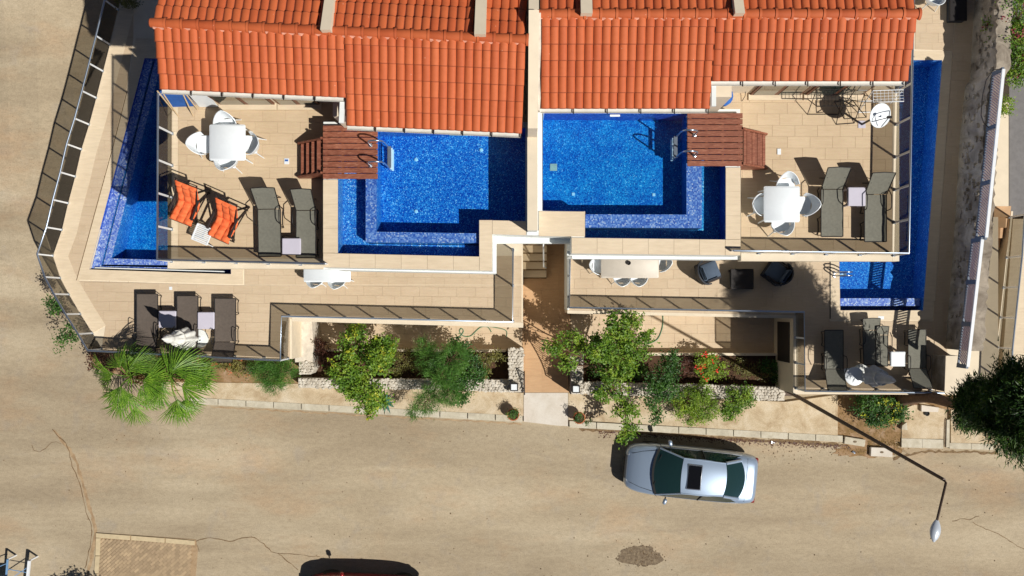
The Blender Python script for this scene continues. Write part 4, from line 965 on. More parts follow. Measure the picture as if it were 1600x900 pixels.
# slatted fence: posts, rail and raked slats on a steel frame
def slat_fence(label, a, b, n, zb, zt):
    a, b = Vector(a), Vector(b); t = thing('slatted_fence', label, 'fence', (a.x, a.y, zb)); d = (b-a).normalized(); ang = math.atan2(d.y, d.x); L = (b-a).length
    obj('top_rail', MB().box(((a.x+b.x)/2, (a.y+b.y)/2, zt), (L, .09, .05), ang), 'rail_white', t)
    obj('bottom_rail', MB().box(((a.x+b.x)/2, (a.y+b.y)/2, zb + .06), (L, .06, .05), ang), 'post_blue', t)
    for i in range(n + 1):
        p = a.lerp(b, i/n); obj('post', MB().box((p.x, p.y, (zb+zt)/2), (.13, .07, zt-zb-.04), ang), 'post_blue', t)
    for i in range(n):
        p, q = a.lerp(b, i/n) + d*.07, a.lerp(b, (i+1)/n) - d*.07; w = (q-p).length; m = int(w/.085); sl_ = MB(); H = zt - zb - .16
        for k in range(-8, m):
            s0 = k*.085; s1 = s0 + .3; z0_, z1_ = 0.0, H
            if s0 < 0: z0_ = H*(-s0/.3); s0 = 0
            if s1 > w: z1_ = z0_ + (H - z0_)*((w-s0)/max(1e-6, s1-s0)); s1 = w
            if s1 - s0 < .02: continue
            A, B = p + d*s0 + Vector((0, 0, zb + .1 + z0_ - p.z)), p + d*s1 + Vector((0, 0, zb + .1 + z1_ - p.z)); nn = Vector((-d.y, d.x, 0))*.012; tt = (B-A).normalized(); w_ = Vector((0, 0, 1)).cross(nn).normalized(); e = tt.cross(nn).normalized()*.02
            vs = [A-e-nn, A+e-nn, A+e+nn, A-e+nn, B-e-nn, B+e-nn, B+e+nn, B-e+nn]; sl_.add(vs, [(3,2,1,0),(4,5,6,7),(0,1,5,4),(1,2,6,5),(2,3,7,6),(3,0,4,7)])
        o = obj('slat_panel', sl_, 'slat', t); o['kind'] = 'stuff'
slat_fence('upper stretch of the pink slatted fence with white top rail, down to its step', ftop[1], ftop[2], 3, 3.68, 4.3)
slat_fence('lower stretch of the pink slatted fence, ending at the white wall by the conifer', ftop[2] + Vector((-.12, -.06, 0)), ftop[4], 3, 3.68, 4.3)
t = thing('black_cable', 'black cable looped along the top of the slatted fence', 'cable', P(1540, 150, 4.3))
obj('cable', MB().tube([P(1566, 108, 4.6), P(1552, 109, 4.5), P(1541, 125, 4.35), P(1535, 150, 4.2), P(1533, 180, 4.1), P(1537, 192, 4.1), P(1546, 200, 4.3)], .014, 5), 'black_metal', t)

# neighbour's ground, steps and fence
structure('neighbour_yard', MB().prism([XY(1575, -60, 1.2), XY(1680, -60, 1.2), XY(1680, 640, 1.2), XY(1530, 612, 1.2), (ftop[4].x - .1, ftop[4].y), (ftop[3].x - .1, ftop[3].y), (ftop[2].x - .1, ftop[2].y), (ftop[1].x - .1, ftop[1].y)], -.1, 1.2), 'tile_low')
structure('neighbour_shade_paving', MB().prism(pxs([(1577, -40), (1690, -40), (1690, 342), (1577, 342)], 1.9), 1.15, 1.9), 'shade_grey')  # dark grey colour stands in for shade on the neighbour's ground
structure('neighbour_landing', MB().prism(pxs([(1545, 160), (1576, 160), (1576, 322), (1540, 322)], 2.4), 1.15, 2.4), 'plaster')
t = thing('neighbour_stairs', 'brown steps going down behind the slatted fence', 'stairs', P(1550, 400, 1.2))
for k in range(9):
    y0 = 322 + 16.5*k; z = 2.3 - .13*k; x0, x1 = 1552 - 3.6*k, 1578 - 5.5*k
    obj('step', MB().prism(pxs([(x0-12, y0), (x1 + 2, y0), (x1, y0 + 17), (x0-14, y0+17)], z), 1.15, z), 'tile_warm', t)
obj('side_wall', MB().prism(pxs([(1580, 330), (1583, 330), (1560, 560), (1556, 560)], 2.2), 1.15, 2.2), 'plaster', t)
structure('neighbour_terrace', MB().prism(pxs([(1583, 342), (1690, 342), (1690, 640), (1561, 640)], 2.2), 1.1, 2.2), 'coping')
fence('glass fence on the neighbouring terrace at the right edge', [(1601, 335), (1597, 400), (1582, 545), (1578, 640)], 3.1, 2.2, step=.95)
# ------------------------------------------------------------------ furniture
def part(name, key, fn, mat, parent, smooth=False, loc=None, rz=0):
    me = cached((name, key), lambda: mesh_of(name, fn(), mat, smooth)); o = link(name, me, parent, loc, rz); o['_o'] = [0, 0, 0]; return o
def plastic_table(label, px, py, w, d, h, z, rz=0, mat='plastic', group=None, name='plastic_table', legs=True):
    c = P(px, py, z + h); t = thing(name, label, 'table', (c.x, c.y, z), rz, group); k = (w, d, h)
    part('tabletop', (k, mat), lambda: MB().rbox((0, 0, h - .02), (w, d, .04), .03), mat, t, 40)
    part('apron', (k, mat), lambda: MB().rbox((0, 0, h - .07), (w - .1, d - .1, .06), .01), mat, t)
    for i in (-1, 1):
        for j in (-1, 1):
            part('leg', (k, mat, i, j), lambda: MB().tube([(i*(w/2-.09), j*(d/2-.09), h-.05), (i*(w/2-.05), j*(d/2-.05), 0)], .028, 8, r1=.02), mat, t, 60)
    return t
def tub_chair(label, px, py, z, rz, mat='plastic', group=None, hs=.45):
    """round-backed plastic armchair; it faces +y before turning"""
    c = P(px, py, z + hs); t = thing('plastic_chair', label, 'chair', (c.x, c.y, z), rz, group)
    def seat():
        rows = []
        for i in range(7):
            y = -.2 + .43*i/6; w = .235 - .03*(abs(i-3)/3)**2; rows.append([(-w + 2*w*j/6, y, hs - .02*math.cos((j-3)/3*1.4) + (.012 if i in (0, 6) else 0)) for j in range(7)])
        return MB().shell([list(r) for r in rows], .02, flip=True)
    def back():
        rows = []; n = 15
        for zi in range(6):
            f = zi/5; r = []
            for j in range(n):
                a = math.pi*(1 + j/(n-1)); side = abs(math.cos(a)); top = (.40 - .20*side**2.2); h = hs - .01 + f*top; k = 1 + .16*f
                r.append((.255*k*math.cos(a), .02 + .245*k*math.sin(a) - .07*f*(1-side), h))
            rows.append(r)
        return MB().shell(rows, .018)
    part('seat', mat, seat, mat, t, 50); part('backrest', mat, back, mat, t, 60)
    for i in (-1, 1):
        for j in (-1, 1):
            part('leg', (mat, i, j, hs), lambda: MB().tube([(i*.19, j*.17 + .01, hs - .02), (i*.25, j*.26, 0)], .018, 6, r1=.012), mat, t, 60)
    return t
def sunbed(label, px, py, z, rz, mat='sling_olive', frame='black_metal', tilt=48, group=None, w=.58, lflat=1.25, lback=.74):
    """stackable sunbed, head towards +y before turning; (px,py) is the middle of the flat part"""
    h = .32; c = P(px, py, z + h); t = thing('sunbed', label, 'sunbed', (c.x, c.y, z), rz, group); a = R(tilt); k = (mat, frame, tilt, w, lflat, lback); y0, y1 = -lflat/2, lflat/2
    hb = (0, y1 + lback*math.cos(a), h + lback*math.sin(a))
    def seat(): return MB().shell([[(-w/2 + w*j/6, y0 + (y1-y0)*i/10 , h + .006*math.sin(i*1.7) - .012*math.sin(math.pi*j/6)) for j in range(7)] for i in range(11)], .008, flip=True)
    def back(): return MB().shell([[((-w/2 + w*j/6)*(1+.03*i/6), y1 + .02 + (lback-.02)*math.cos(a)*i/6, h + .01 + lback*math.sin(a)*i/6 - .015*math.sin(math.pi*j/6)) for j in range(7)] for i in range(7)], .008, flip=True)
    part('seat_sling', k, seat, mat, t, 50); part('back_sling', k, back, mat, t, 50)
    for s in (-1, 1):
        x = s*(w/2 + .012)
        part('side_rail', (k, s), lambda: MB().tube([(x, y0, h), (x, y1, h)], .014, 7), frame, t, 60)
        part('back_frame', (k, s), lambda: MB().tube([(x, y1, h + .01), (x*1.03, hb[1], hb[2])], .013, 7), frame, t, 60)
        part('leg', (k, s, 0), lambda: MB().tube([(x, y0 + .04, h), (x, y0 + .06, .03), (x*.9, y0 + .14, .012), (x*.9, y0 + .42, .012), (x, y0 + .5, .03), (x, y0 + .54, h)], .013, 7), frame, t, 60)
        part('leg', (k, s, 1), lambda: MB().tube([(x, y1 - .5, h), (x, y1 - .46, .03), (x*.9, y1 - .38, .012), (x*.9, y1 - .06, .012), (x, y1 + .02, .03), (x, y1 + .06, h*.6)], .013, 7), frame, t, 60)
        part('armrest', (k, s), lambda: MB().tube([(x + s*.02, y1 - .42, h), (x + s*.03, y1 - .4, h + .2), (x + s*.03, y1 - .33, h + .25), (x + s*.03, y1 - .05, h + .25), (x + s*.02, y1 + .1, h + .12)], .013, 7), frame, t, 60)
    part('cross_bar', (k, 0), lambda: MB().tube([(-w/2, y0, h), (w/2, y0, h)], .013, 7), frame, t, 60)
    part('cross_bar', (k, 1), lambda: MB().tube([(-w/2*1.03, hb[1], hb[2]), (0, hb[1] + .015, hb[2] + .01), (w/2*1.03, hb[1], hb[2])], .013, 7), frame, t, 60)
    part('back_prop', k, lambda: MB().tube([(-w/2 + .05, y1 + lback*math.cos(a)*.55, h + lback*math.sin(a)*.55), (-w/2 + .05, y1 + .35, .03), (w/2 - .05, y1 + .35, .03), (w/2 - .05, y1 + lback*math.cos(a)*.55, h + lback*math.sin(a)*.55)], .011, 6), frame, t, 60)
    return t
def cushion_chair(label, px, py, z, rz, group):
    """folding wooden deck chair with a tufted cushion; head towards +y"""
    c = P(px, py, z + .4); t = thing('deck_chair', label, 'deck chair', (c.x, c.y, z), rz, group)
    prof = [(-.5, .40), (-.42, .43), (-.3, .40), (-.15, .35), (0, .32), (.1, .36), (.2, .47), (.3, .62), (.4, .77), (.47, .88), (.5, .93)]
    def pt(s):
        x = s*(len(prof)-1); i = min(int(x), len(prof)-2); f = x-i; return (prof[i][0]+(prof[i+1][0]-prof[i][0])*f, prof[i][1]+(prof[i+1][1]-prof[i][1])*f)
    def cush():
        n, m = 40, 24; rows = []
        for i in range(n+1):
            s = i/n; y, zz = pt(s); y2, z2 = pt(min(1, s+.01)); y1_, z1_ = pt(max(0, s-.01)); tx = Vector((0, y2-y1_, z2-z1_)).normalized(); nn = Vector((0, -tx.z, tx.y)); r = []
            for j in range(m+1):
                u = j/m; pu = (abs(math.sin(math.pi*s*6))**.45)*(abs(math.sin(math.pi*u*3))**.45); e = min(1, min(s, 1-s)*14)*min(1, min(u, 1-u)*9)
                q = Vector(((u-.5)*.62, y, zz)) + nn*(.045*e + .055*pu*e); r.append(q)
            rows.append(r)
        return MB().shell(rows, .05, flip=True)
    part('cushion', 0, cush, 'orange', t, 80)
    def sl(): return MB().shell([[((u-.5)*.52, pt(s)[0], pt(s)[1] - .055) for u in (0, .5, 1)] for s in [k/12 for k in range(13)]], .006, flip=True)
    part('sling', 0, sl, 'black_metal', t)
    def beam(a, b, w=.035):
        a, b = Vector(a), Vector(b); d = (b-a); m = d.to_track_quat('Z', 'Y').to_matrix(); return MB().box((a+b)/2, (w*.7, w*1.2, d.length), m=m)
    for s in (-1, 1):
        x = s*.29
        part('back_frame', s, lambda: beam((x, -.42, .03), (x, .56, .96)), 'dark_wood', t)
        part('seat_frame', s, lambda: beam((x*.9, -.5, .38), (x*.9, .5, .03)), 'dark_wood', t)
        part('armrest', s, lambda: MB().rbox((x*1.1, -.06, .56), (.055, .56, .025), .006), 'dark_wood', t)
        part('arm_support', s, lambda: beam((x*1.1, -.3, .56), (x*1.1, -.36, .1)), 'dark_wood', t)
        part('brace', s, lambda: beam((x*1.1, .2, .55), (x*1.05, .62, .04)), 'dark_wood', t)
    for q, (y, zz) in enumerate(((.56, .96), (-.5, .38), (.5, .03), (-.42, .03), (.62, .04))): part('cross_bar', q, lambda: beam((-.31, y, zz), (.31, y, zz)), 'dark_wood', t)
    return t
def slat_table(label, px, py, z, rz):
    h = .44; c = P(px, py, z + h); t = thing('side_table', label, 'side table', (c.x, c.y, z), rz)
    part('tabletop_frame', 0, lambda: MB().rbox((0, .215, h), (.46, .035, .03), .005).rbox((0, -.215, h), (.46, .035, .03), .005).rbox((.215, 0, h), (.04, .395, .03), .005).rbox((-.215, 0, h), (.04, .395, .03), .005), 'plastic', t)
    for k in range(8): part('slat', 0, lambda: MB().box((0, 0, 0), (.39, .034, .018)), 'plastic', t, loc=(0, -.17 + k*.0485, h - .002))
    for i in (-1, 1):
        for j in (-1, 1): part('leg', (i, j), lambda: MB().tube([(i*.19, j*.19, h), (i*.23, j*.23, 0)], .016, 6), 'plastic', t, 60)
    return t
def cube_table(label, px, py, z, w=.48, d=.45, h=.4, rz=0, mat='plastic_grey', group=None):
    c = P(px, py, z + h); t = thing('side_table', label, 'side table', (c.x, c.y, z), rz, group); k = (w, d, h, mat)
    part('tabletop', k, lambda: MB().rbox((0, 0, h - .015), (w, d, .03), .02), mat, t)
    part('apron', k, lambda: MB().box((0, 0, h - .08), (w - .03, d - .03, .1)), mat, t)
    for i in (-1, 1):
        for j in (-1, 1): part('leg', (k, i, j), lambda: MB().box((i*(w/2-.04), j*(d/2-.04), (h-.1)/2), (.05, .05, h-.1)), mat, t)
    return t
# ---- upper left terrace
plastic_table('white square plastic table on the upper left terrace', 355, 222.5, .94, .94, .74, Z2, name='plastic_table')
G = 'white plastic chairs round the upper left table'
tub_chair('white plastic chair at the top side of the upper left table', 355, 198, Z2, R(186), group=G)
tub_chair('white plastic chair on the left of the upper left table, throwing a long shadow', 319, 226, Z2, R(-82), group=G)
tub_chair('white plastic chair on the right of the upper left table', 391, 226, Z2, R(83), group=G)
tub_chair('white plastic chair at the bottom side of the upper left table', 356, 250, Z2, R(-5), group=G)
cushion_chair('orange cushioned deck chair nearest the glass fence', 292, 320, Z2, R(-21), 'orange cushioned deck chairs')
cushion_chair('orange cushioned deck chair to the right of the slatted table', 352, 347, Z2, R(-24), 'orange cushioned deck chairs')
slat_table('small white slatted table between the orange chairs', 316, 366, Z2, R(-22))
G = 'olive sunbeds on the upper terraces'
sunbed('olive sunbed left of the lilac side table on the upper left terrace', 421, 364, Z2, R(1), group=G)
sunbed('olive sunbed in the shade beside the raised pool wall', 478, 366, Z2, R(0), group=G, w=.5)
cube_table('pale side table between the sunbeds beside the left raised pool', 455, 385, Z2, w=.5, d=.44, h=.42)
t = thing('floor_box', 'small pale blue floor box on the upper left terrace', 'floor box', P(448, 252, Z2)); part('lid', 0, lambda: MB().rbox((0, 0, .012), (.13, .16, .024), .005), 'rail_white', t); part('label_strip', 0, lambda: MB().box((0, .02, .026), (.09, .05, .004)), 'blue_cloth', t)
t = thing('floor_box', 'small white floor box beside the wooden steps of the right deck', 'floor box', P(1217, 237, Z2)); part('lid', 1, lambda: MB().rbox((0, 0, .012), (.1, .16, .024), .005), 'plastic', t)
# ---- upper right terrace
plastic_table('white square plastic table on the upper right terrace', 1222, 319, .94, .94, .74, Z2)
G = 'white plastic chairs round the upper right table'
tub_chair('white plastic chair at the top side of the upper right table', 1228, 291, Z2, R(190), group=G)
tub_chair('white plastic chair on the right of the upper right table, grey inside', 1255, 321, Z2, R(86), group=G)
tub_chair('white plastic chair at the bottom side of the upper right table', 1220, 350, Z2, R(8), group=G)
tub_chair('white plastic chair on the left of the upper right table', 1190, 321, Z2, R(-92), group=G)
G = 'olive sunbeds on the upper terraces'
sunbed('see-through olive sunbed right of the upper right table', 1300, 333, Z2, R(0), group=G, w=.56)
sunbed('olive sunbed against the right hand glass fence of the upper terrace', 1368, 341, Z2, R(0), group=G, w=.56)
cube_table('pale side table between the sunbeds of the upper right terrace', 1339, 307, Z2, w=.47, d=.5, h=.45)
# ---- lower left terrace
G = 'taupe sunbeds in a row behind the palm'
sunbed('leftmost of the three taupe sunbeds, with palm shadow over it', 230, 493, Z1, R(180), 'sling_taupe', group=G, w=.66, lflat=1.4, tilt=25)
sunbed('middle taupe sunbed, half under the shadow of the closed parasol', 293, 496, Z1, R(180), 'sling_taupe', group=G, w=.66, lflat=1.4, tilt=25)
sunbed('rightmost of the three taupe sunbeds', 352, 500, Z1, R(180), 'sling_taupe', group=G, w=.66, lflat=1.4, tilt=30)
cube_table('pale side table between the leftmost and middle taupe sunbeds', 261, 499, Z1, w=.56, d=.55, h=.42)
cube_table('pale side table between the middle and rightmost taupe sunbeds', 321.5, 501, Z1, w=.54, d=.55, h=.42)
def parasol(label, px, py, z, lean, mat, h=2.1, rz=0, r=.2):
    b = P(px, py, z); t = thing('closed_parasol', label, 'parasol', b, rz)
    obj('base', MB().lathe([(.3, .0), (.3, .05), (.1, .07), (.05, .16)], 18, b), 'white_plaster', t, 40)
    top = b + Vector((lean[0], lean[1], h)); obj('pole', MB().tube([b + Vector((0, 0, .05)), top], .024, 8), 'rail_white', t)
    n = 72; rows = []; kn = [(.28, .50), (.31, 1.12), (.38, 1.30), (.48, 1.18), (.60, .92), (.72, .56), (.78, .46), (.84, .54), (.92, .38), (.98, .16), (1.03, .03)]; NR = 34
    for q in range(NR + 1):
        f = kn[0][0] + (kn[-1][0]-kn[0][0])*q/NR
        for (f0, r0), (f1, r1) in zip(kn, kn[1:]):
            if f0 <= f <= f1 + 1e-9: k = (f-f0)/(f1-f0); k = k*k*(3-2*k); rr = r0 + (r1-r0)*k
        c = b.lerp(top, f); am = .13*min(1, rr)*(1 if f < .72 else .4)
        ring = [c + Vector((math.cos(2*math.pi*i/n), math.sin(2*math.pi*i/n), 0))*r*rr*(1 + am*math.sin(8*2*math.pi*i/n + f*5) + .03*math.sin(3*2*math.pi*i/n + 2)) for i in range(n)]; ring.append(ring[0]); rows.append(ring)
    mb = MB().grid(rows); obj('canopy', mb, mat, t, 75)
    m = b.lerp(top, .62); obj('tie_strap', MB().lathe([(r*1.0, -.02), (r*1.02, .02)], 20, m), 'pvc', t, 60)
    return t
parasol('closed white parasol between the sunbeds behind the palm', 312, 529, Z1, (-.18, .08), 'umbrella_white', 2.4, r=.25)
# ---- white table under the left raised pool
plastic_table('white table half hidden below the left raised pool', 511, 420, 1.5, .85, .73, Z1)
G = 'white chairs at the half hidden table'
tub_chair('left white chair at the half hidden table', 494, 434, Z1, R(-6), group=G)
tub_chair('right white chair at the half hidden table', 528, 436, Z1, R(-8), group=G)
# ---- lower right terrace
t = plastic_table('long cream dining table below the right raised pool', 984.5, 410, 1.85, 1.0, .75, Z1, mat='cream_top', name='dining_table')
G = 'white chairs at the long cream table'
tub_chair('white chair at the left end of the long cream table', 936, 415, Z1, R(-92), group=G)
tub_chair('white chair at the right end of the long cream table', 1031, 411, Z1, R(90), group=G)
tub_chair('left white chair on the near side of the long cream table', 971, 432, Z1, R(-4), group=G)
tub_chair('right white chair on the near side of the long cream table', 997, 432, Z1, R(-4), group=G)
b = P(982, 411, Z1 + .75); t = thing('ashtray', 'small round ashtray on the long cream table', 'ashtray', b)
obj('bowl', MB().lathe([(.05, 0), (.07, .06), (.06, .065), (.045, .02)], 14, b), 'black_metal', t, 40)
def lounge_chair(label, px, py, z, rz):
    c = P(px, py, z + .4); t = thing('rattan_armchair', label, 'armchair', (c.x, c.y, z), rz, 'dark rattan armchairs by the low table')
    part('base', 0, lambda: MB().rbox((0, 0, .2), (.68, .66, .3), .03), 'rattan', t)
    part('seat_cushion', 0, lambda: MB().rbox((0, .03, .41), (.54, .56, .12), .04), 'cushion_grey', t, 40)
    part('backrest', 0, lambda: MB().shell([[(.36*math.cos(math.pi*(1+j/12))*1.02, -.1 + .3*math.sin(math.pi*(1+j/12)), .34 + (.46 - .2*abs(math.cos(math.pi*j/12))**2)*i/4) for j in range(13)] for i in range(5)], .045), 'rattan', t, 50)
    part('back_cushion', 0, lambda: MB().rbox((0, -.26, .6), (.5, .13, .34), .05), 'cushion_grey', t, 40)
    for s in (-1, 1): part('armrest', s, lambda: MB().rbox((s*.33, .06, .56), (.07, .5, .05), .015), 'rattan', t)
    for i in (-1, 1):
        for j in (-1, 1): part('foot', (i, j), lambda: MB().tube([(i*.3, j*.28, .06), (i*.3, j*.28, 0)], .02, 6), 'black_metal', t)
lounge_chair('dark rattan armchair on the left of the low dark table', 1108, 424, Z1, R(-68))
lounge_chair('dark rattan armchair on the right of the low dark table', 1214, 425, Z1, R(55))
c = P(1160, 436, Z1 + .42); t = thing('low_table', 'low dark square table between the rattan armchairs', 'coffee table', (c.x, c.y, Z1))
part('tabletop', 'low', lambda: MB().rbox((0, 0, .4), (.74, .66, .035), .012), 'black_metal', t); part('shelf', 'low', lambda: MB().box((0, 0, .2), (.66, .58, .2)), 'rattan', t)
for i in (-1, 1):
    for j in (-1, 1): part('leg', ('low', i, j), lambda: MB().box((i*.33, j*.29, .2), (.05, .05, .4)), 'black_metal', t)
G = 'grey green sunbeds on the lower right terrace'
sunbed('shaded sunbed nearest the corner of the sunken patio', 1303, 546, Z1, R(180), 'sling_olive', group=G, w=.58, tilt=25)
sunbed('short looking sunbed with upright back, left of the white cube table', 1362, 543, Z1, R(2), 'sling_olive', group=G, w=.52, lflat=1.1, tilt=12, lback=.4)
sunbed('sunbed on the right of the white cube table, by the path', 1433, 545, Z1, R(180), 'sling_olive', group=G, w=.56, tilt=35)
sunbed('narrow sunbed pushed close to the short looking one', 1378, 548, Z1, R(0), 'sling_olive', group=G, w=.36, lflat=1.0, tilt=15, lback=.3)
cube_table('bright white cube table between the lower right sunbeds', 1403.5, 561, Z1, w=.48, d=.48, h=.42, mat='plastic')
c = P(1335, 588, Z1 + .6); t = thing('round_table', 'round white table beside the closed grey parasol', 'table', (c.x, c.y, Z1))
part('tabletop', 'r', lambda: MB().lathe([(.28, .58), (.3, .59), (.3, .61), (.28, .62)], 28), 'plastic', t, 40); part('column', 'r', lambda: MB().lathe([(.22, 0), (.2, .03), (.05, .06), (.04, .58)], 16), 'plastic', t, 40)
parasol('closed grey parasol leaning over the round white table', 1345, 583, Z1, (.12, -.06), 'umbrella_grey', 2.3, r=.24)

# ---- things against the walls under the eaves
def airer(label, px, py, z, w, d, h, n, mat, rz=0):
    c = P(px, py, z + h); t = thing('clothes_airer', label, 'clothes airer', (c.x, c.y, z), rz)
    obj2 = lambda nm, pts, r=.012: part(nm, (label, nm, len(t.children)), lambda: MB().tube(pts, r, 6), mat, t)
    obj2('frame', [(-w/2, -d/2, h), (w/2, -d/2, h), (w/2, d/2, h), (-w/2, d/2, h), (-w/2, -d/2, h)])
    for k in range(1, n): obj2('rod', [(-w/2 + w*k/n, -d/2, h), (-w/2 + w*k/n, d/2, h)], .006)
    for k in range(1, 4): obj2('rod', [(-w/2, -d/2 + d*k/4, h), (w/2, -d/2 + d*k/4, h)], .005)
    for s in (-1, 1): obj2('leg', [(s*w/2, -d/2, h), (s*w*.42, d/2, 0)]); obj2('leg', [(s*w/2, d/2, h), (s*w*.42, -d/2, 0)])
    obj2('cross_bar', [(-w*.42, d/2, .02), (w*.42, d/2, .02)]); obj2('cross_bar', [(-w*.42, -d/2, .02), (w*.42, -d/2, .02)]); return t
airer('dark wire clothes airer under the eaves of the right villa', 1306, 153, Z2, 1.0, .42, .95, 10, 'black_metal')
airer('open black folding rack beside the satellite dish', 1335, 166, Z2, .58, .62, .7, 3, 'black_metal', R(4))
airer('pale metal clothes airer in the corner above the satellite dish', 1388, 150, Z2, .78, .3, 1.15, 8, 'rail_white', R(2))
c = P(1373, 180, Z2 + 1.1); t = thing('satellite_dish', 'white round satellite dish on a pole by the fence', 'satellite dish', (c.x, c.y, Z2))
def dish():
    rows = []; nn = Vector((.25, -.35, .9)).normalized(); q = nn.to_track_quat('Z', 'Y').to_matrix()
    for i in range(7): r_ = .30*i/6 + .001; rows.append([q @ Vector((r_*math.cos(6.2832*j/24), r_*math.sin(6.2832*j/24)*1.05, r_*r_*.8)) + Vector((0, 0, 1.1)) for j in range(25)])
    return MB().shell(rows, .012)
part('reflector', 0, dish, 'plastic', t, 50); part('pole', 'dish', lambda: MB().tube([(0, 0, 0), (0, 0, 1.08)], .03, 8), 'black_metal', t)
for q, (x, y) in enumerate(((-.2, -.18), (.26, .1), (.05, -.3))): part('feed_arm', q, lambda: MB().tube([(x, y, 1.15), (.1, -.14, 1.48)], .012, 6), 'post_blue', t)
part('receiver', 0, lambda: MB().rbox((.1, -.14, 1.5), (.12, .06, .06), .01), 'black_metal', t); part('bracket', 'd', lambda: MB().box((0, 0, 1.03), (.16, .1, .12)), 'post_blue', t)
part('foot_plate', 0, lambda: MB().rbox((0, 0, .01), (.2, .2, .02), .004), 'plastic_grey', t)
# folded chair and board by the left villa wall
c = P(283, 160, Z2 + .3); t = thing('folded_chair', 'folded blue deck chair leaning on the wall of the left villa', 'folding chair', (c.x, c.y, Z2), R(2))
part('fabric', 'fc', lambda: MB().box((0, .05, .5), (.62, .05, .8), m=Matrix.Rotation(R(-14), 3, 'X')), 'blue_cloth', t)
for s in (-1, 1): part('frame_rail', ('fc', s), lambda: MB().tube([(s*.33, -.14, .02), (s*.33, .14, .98)], .02, 6), 'beige_frame', t); part('frame_rail', ('fd', s), lambda: MB().tube([(s*.2, -.3, .02), (s*.25, .1, .8)], .018, 6), 'beige_frame', t)
c = P(322, 160, Z2 + .2); t = thing('white_board', 'white board leaning beside the folded blue chair', 'board', (c.x, c.y, Z2)); part('panel', 'wb', lambda: MB().box((0, .06, .6), (.5, .03, 1.2), m=Matrix.Rotation(R(-12), 3, 'X')), 'plastic', t); part('rim', 'wb', lambda: MB().box((0, .18, 1.19), (.52, .05, .03)), 'rail_white', t)
c = P(1130, 150, Z2 + .2); t = thing('beach_bag', 'blue inflatable bag with black handle in the corner of the right villa', 'bag', (c.x, c.y, Z2))
part('body', 'bb', lambda: MB().lathe([(.12, 0), (.26, .06), (.27, .2), (.12, .3)], 16), 'blue_cloth', t, 50)
c = P(1150, 150, Z2 + .1); t = thing('coiled_wire', 'thin black bent wire frame lying beside the blue bag', 'wire frame', (c.x, c.y, Z2)); part('wire', 0, lambda: MB().tube([(-.25, -.1, .02), (-.1, .12, .2), (.1, .16, .25), (.22, .28, .3), (.24, .0, .12), (.18, -.12, .02)], .009, 5), 'black_metal', t)

# ------------------------------------------------------------------ wooden decks, steps and pool ladders
def deck(label, x0, x1, y0, y1, n, side):
    zt = ZRIM + .16; t = thing('wooden_deck', label, 'wooden deck', P((x0+x1)/2, (y0+y1)/2, Z2)); a = P(x0, y0, zt); b = P(x1, y1, zt); H = (a.y-b.y)/n; po = Vector(t['_o'])
    for k in range(n):
        me = cached(('plank', label), lambda: mesh_of('plank', MB().rbox((0, 0, 0), (b.x-a.x, H - .02, .03), .005), 'deck')); o = link('plank', me, t, (( a.x+b.x)/2 - po.x, a.y - H*(k+.5) - po.y, zt - .015 + random.uniform(-.002, .002) - po.z))
    zz = ZRIM + .02
    for k in range(4): x = a.x + (b.x-a.x)*(.06 + .293*k); obj('joist', MB().box((x, (a.y+b.y)/2, (zz + zt - .035)/2 + .004), (.06, a.y-b.y - .04, zt-.04-zz)), 'deck', t)
    xs = a.x if side < 0 else b.x; ys0 = P(0, 216 if side < 0 else 201, zt).y; ys1 = P(0, 270 if side < 0 else 256, zt).y; ln = .72; N = 4
    for k in range(N):
        z = zt - .155*(k+1); x = xs + side*(.05 + ln/N*(k+.5)); wt = ln/N - (.055 if side < 0 else .01)
        for q in range(2 if side > 0 else 1):
            w1 = wt/2 - .006 if side > 0 else wt; xx = x + (q - .5)*wt/2 if side > 0 else x + .01
            obj('tread', MB().rbox((xx, (ys0+ys1)/2, z), (w1, ys0-ys1 - .06, .035), .005), 'deck', t)
    for y in (ys0, ys1):
        vs = [(xs, y, zt), (xs + side*(ln + .12), y, Z2 + .2), (xs + side*(ln + .12), y, Z2 + .01), (xs, y, Z2 + .01)]; p = [Vector(v) for v in vs]; off = Vector((0, .022, 0))
        mb = MB().add([v - off for v in p] + [v + off for v in p], [(0,1,2,3),(7,6,5,4),(0,4,5,1),(1,5,6,2),(2,6,7,3),(3,7,4,0)]); obj('stringer', mb, 'deck', t)
    for (x, y) in ((xs + side*-.03, ys0 + .0), (xs + side*-.03, ys1)): obj('post', MB().box((x + side*.06, y, (Z2+zt)/2 + .02), (.05, .05, zt-Z2 + .06)), 'deck', t)
    return t
deck('wooden deck with four open treads over the left raised pool', 504.5, 590, 195.5, 280, 9, -1)
deck('wooden deck with boarded steps over the right raised pool', 1074, 1160.5, 176, 260, 9, 1)
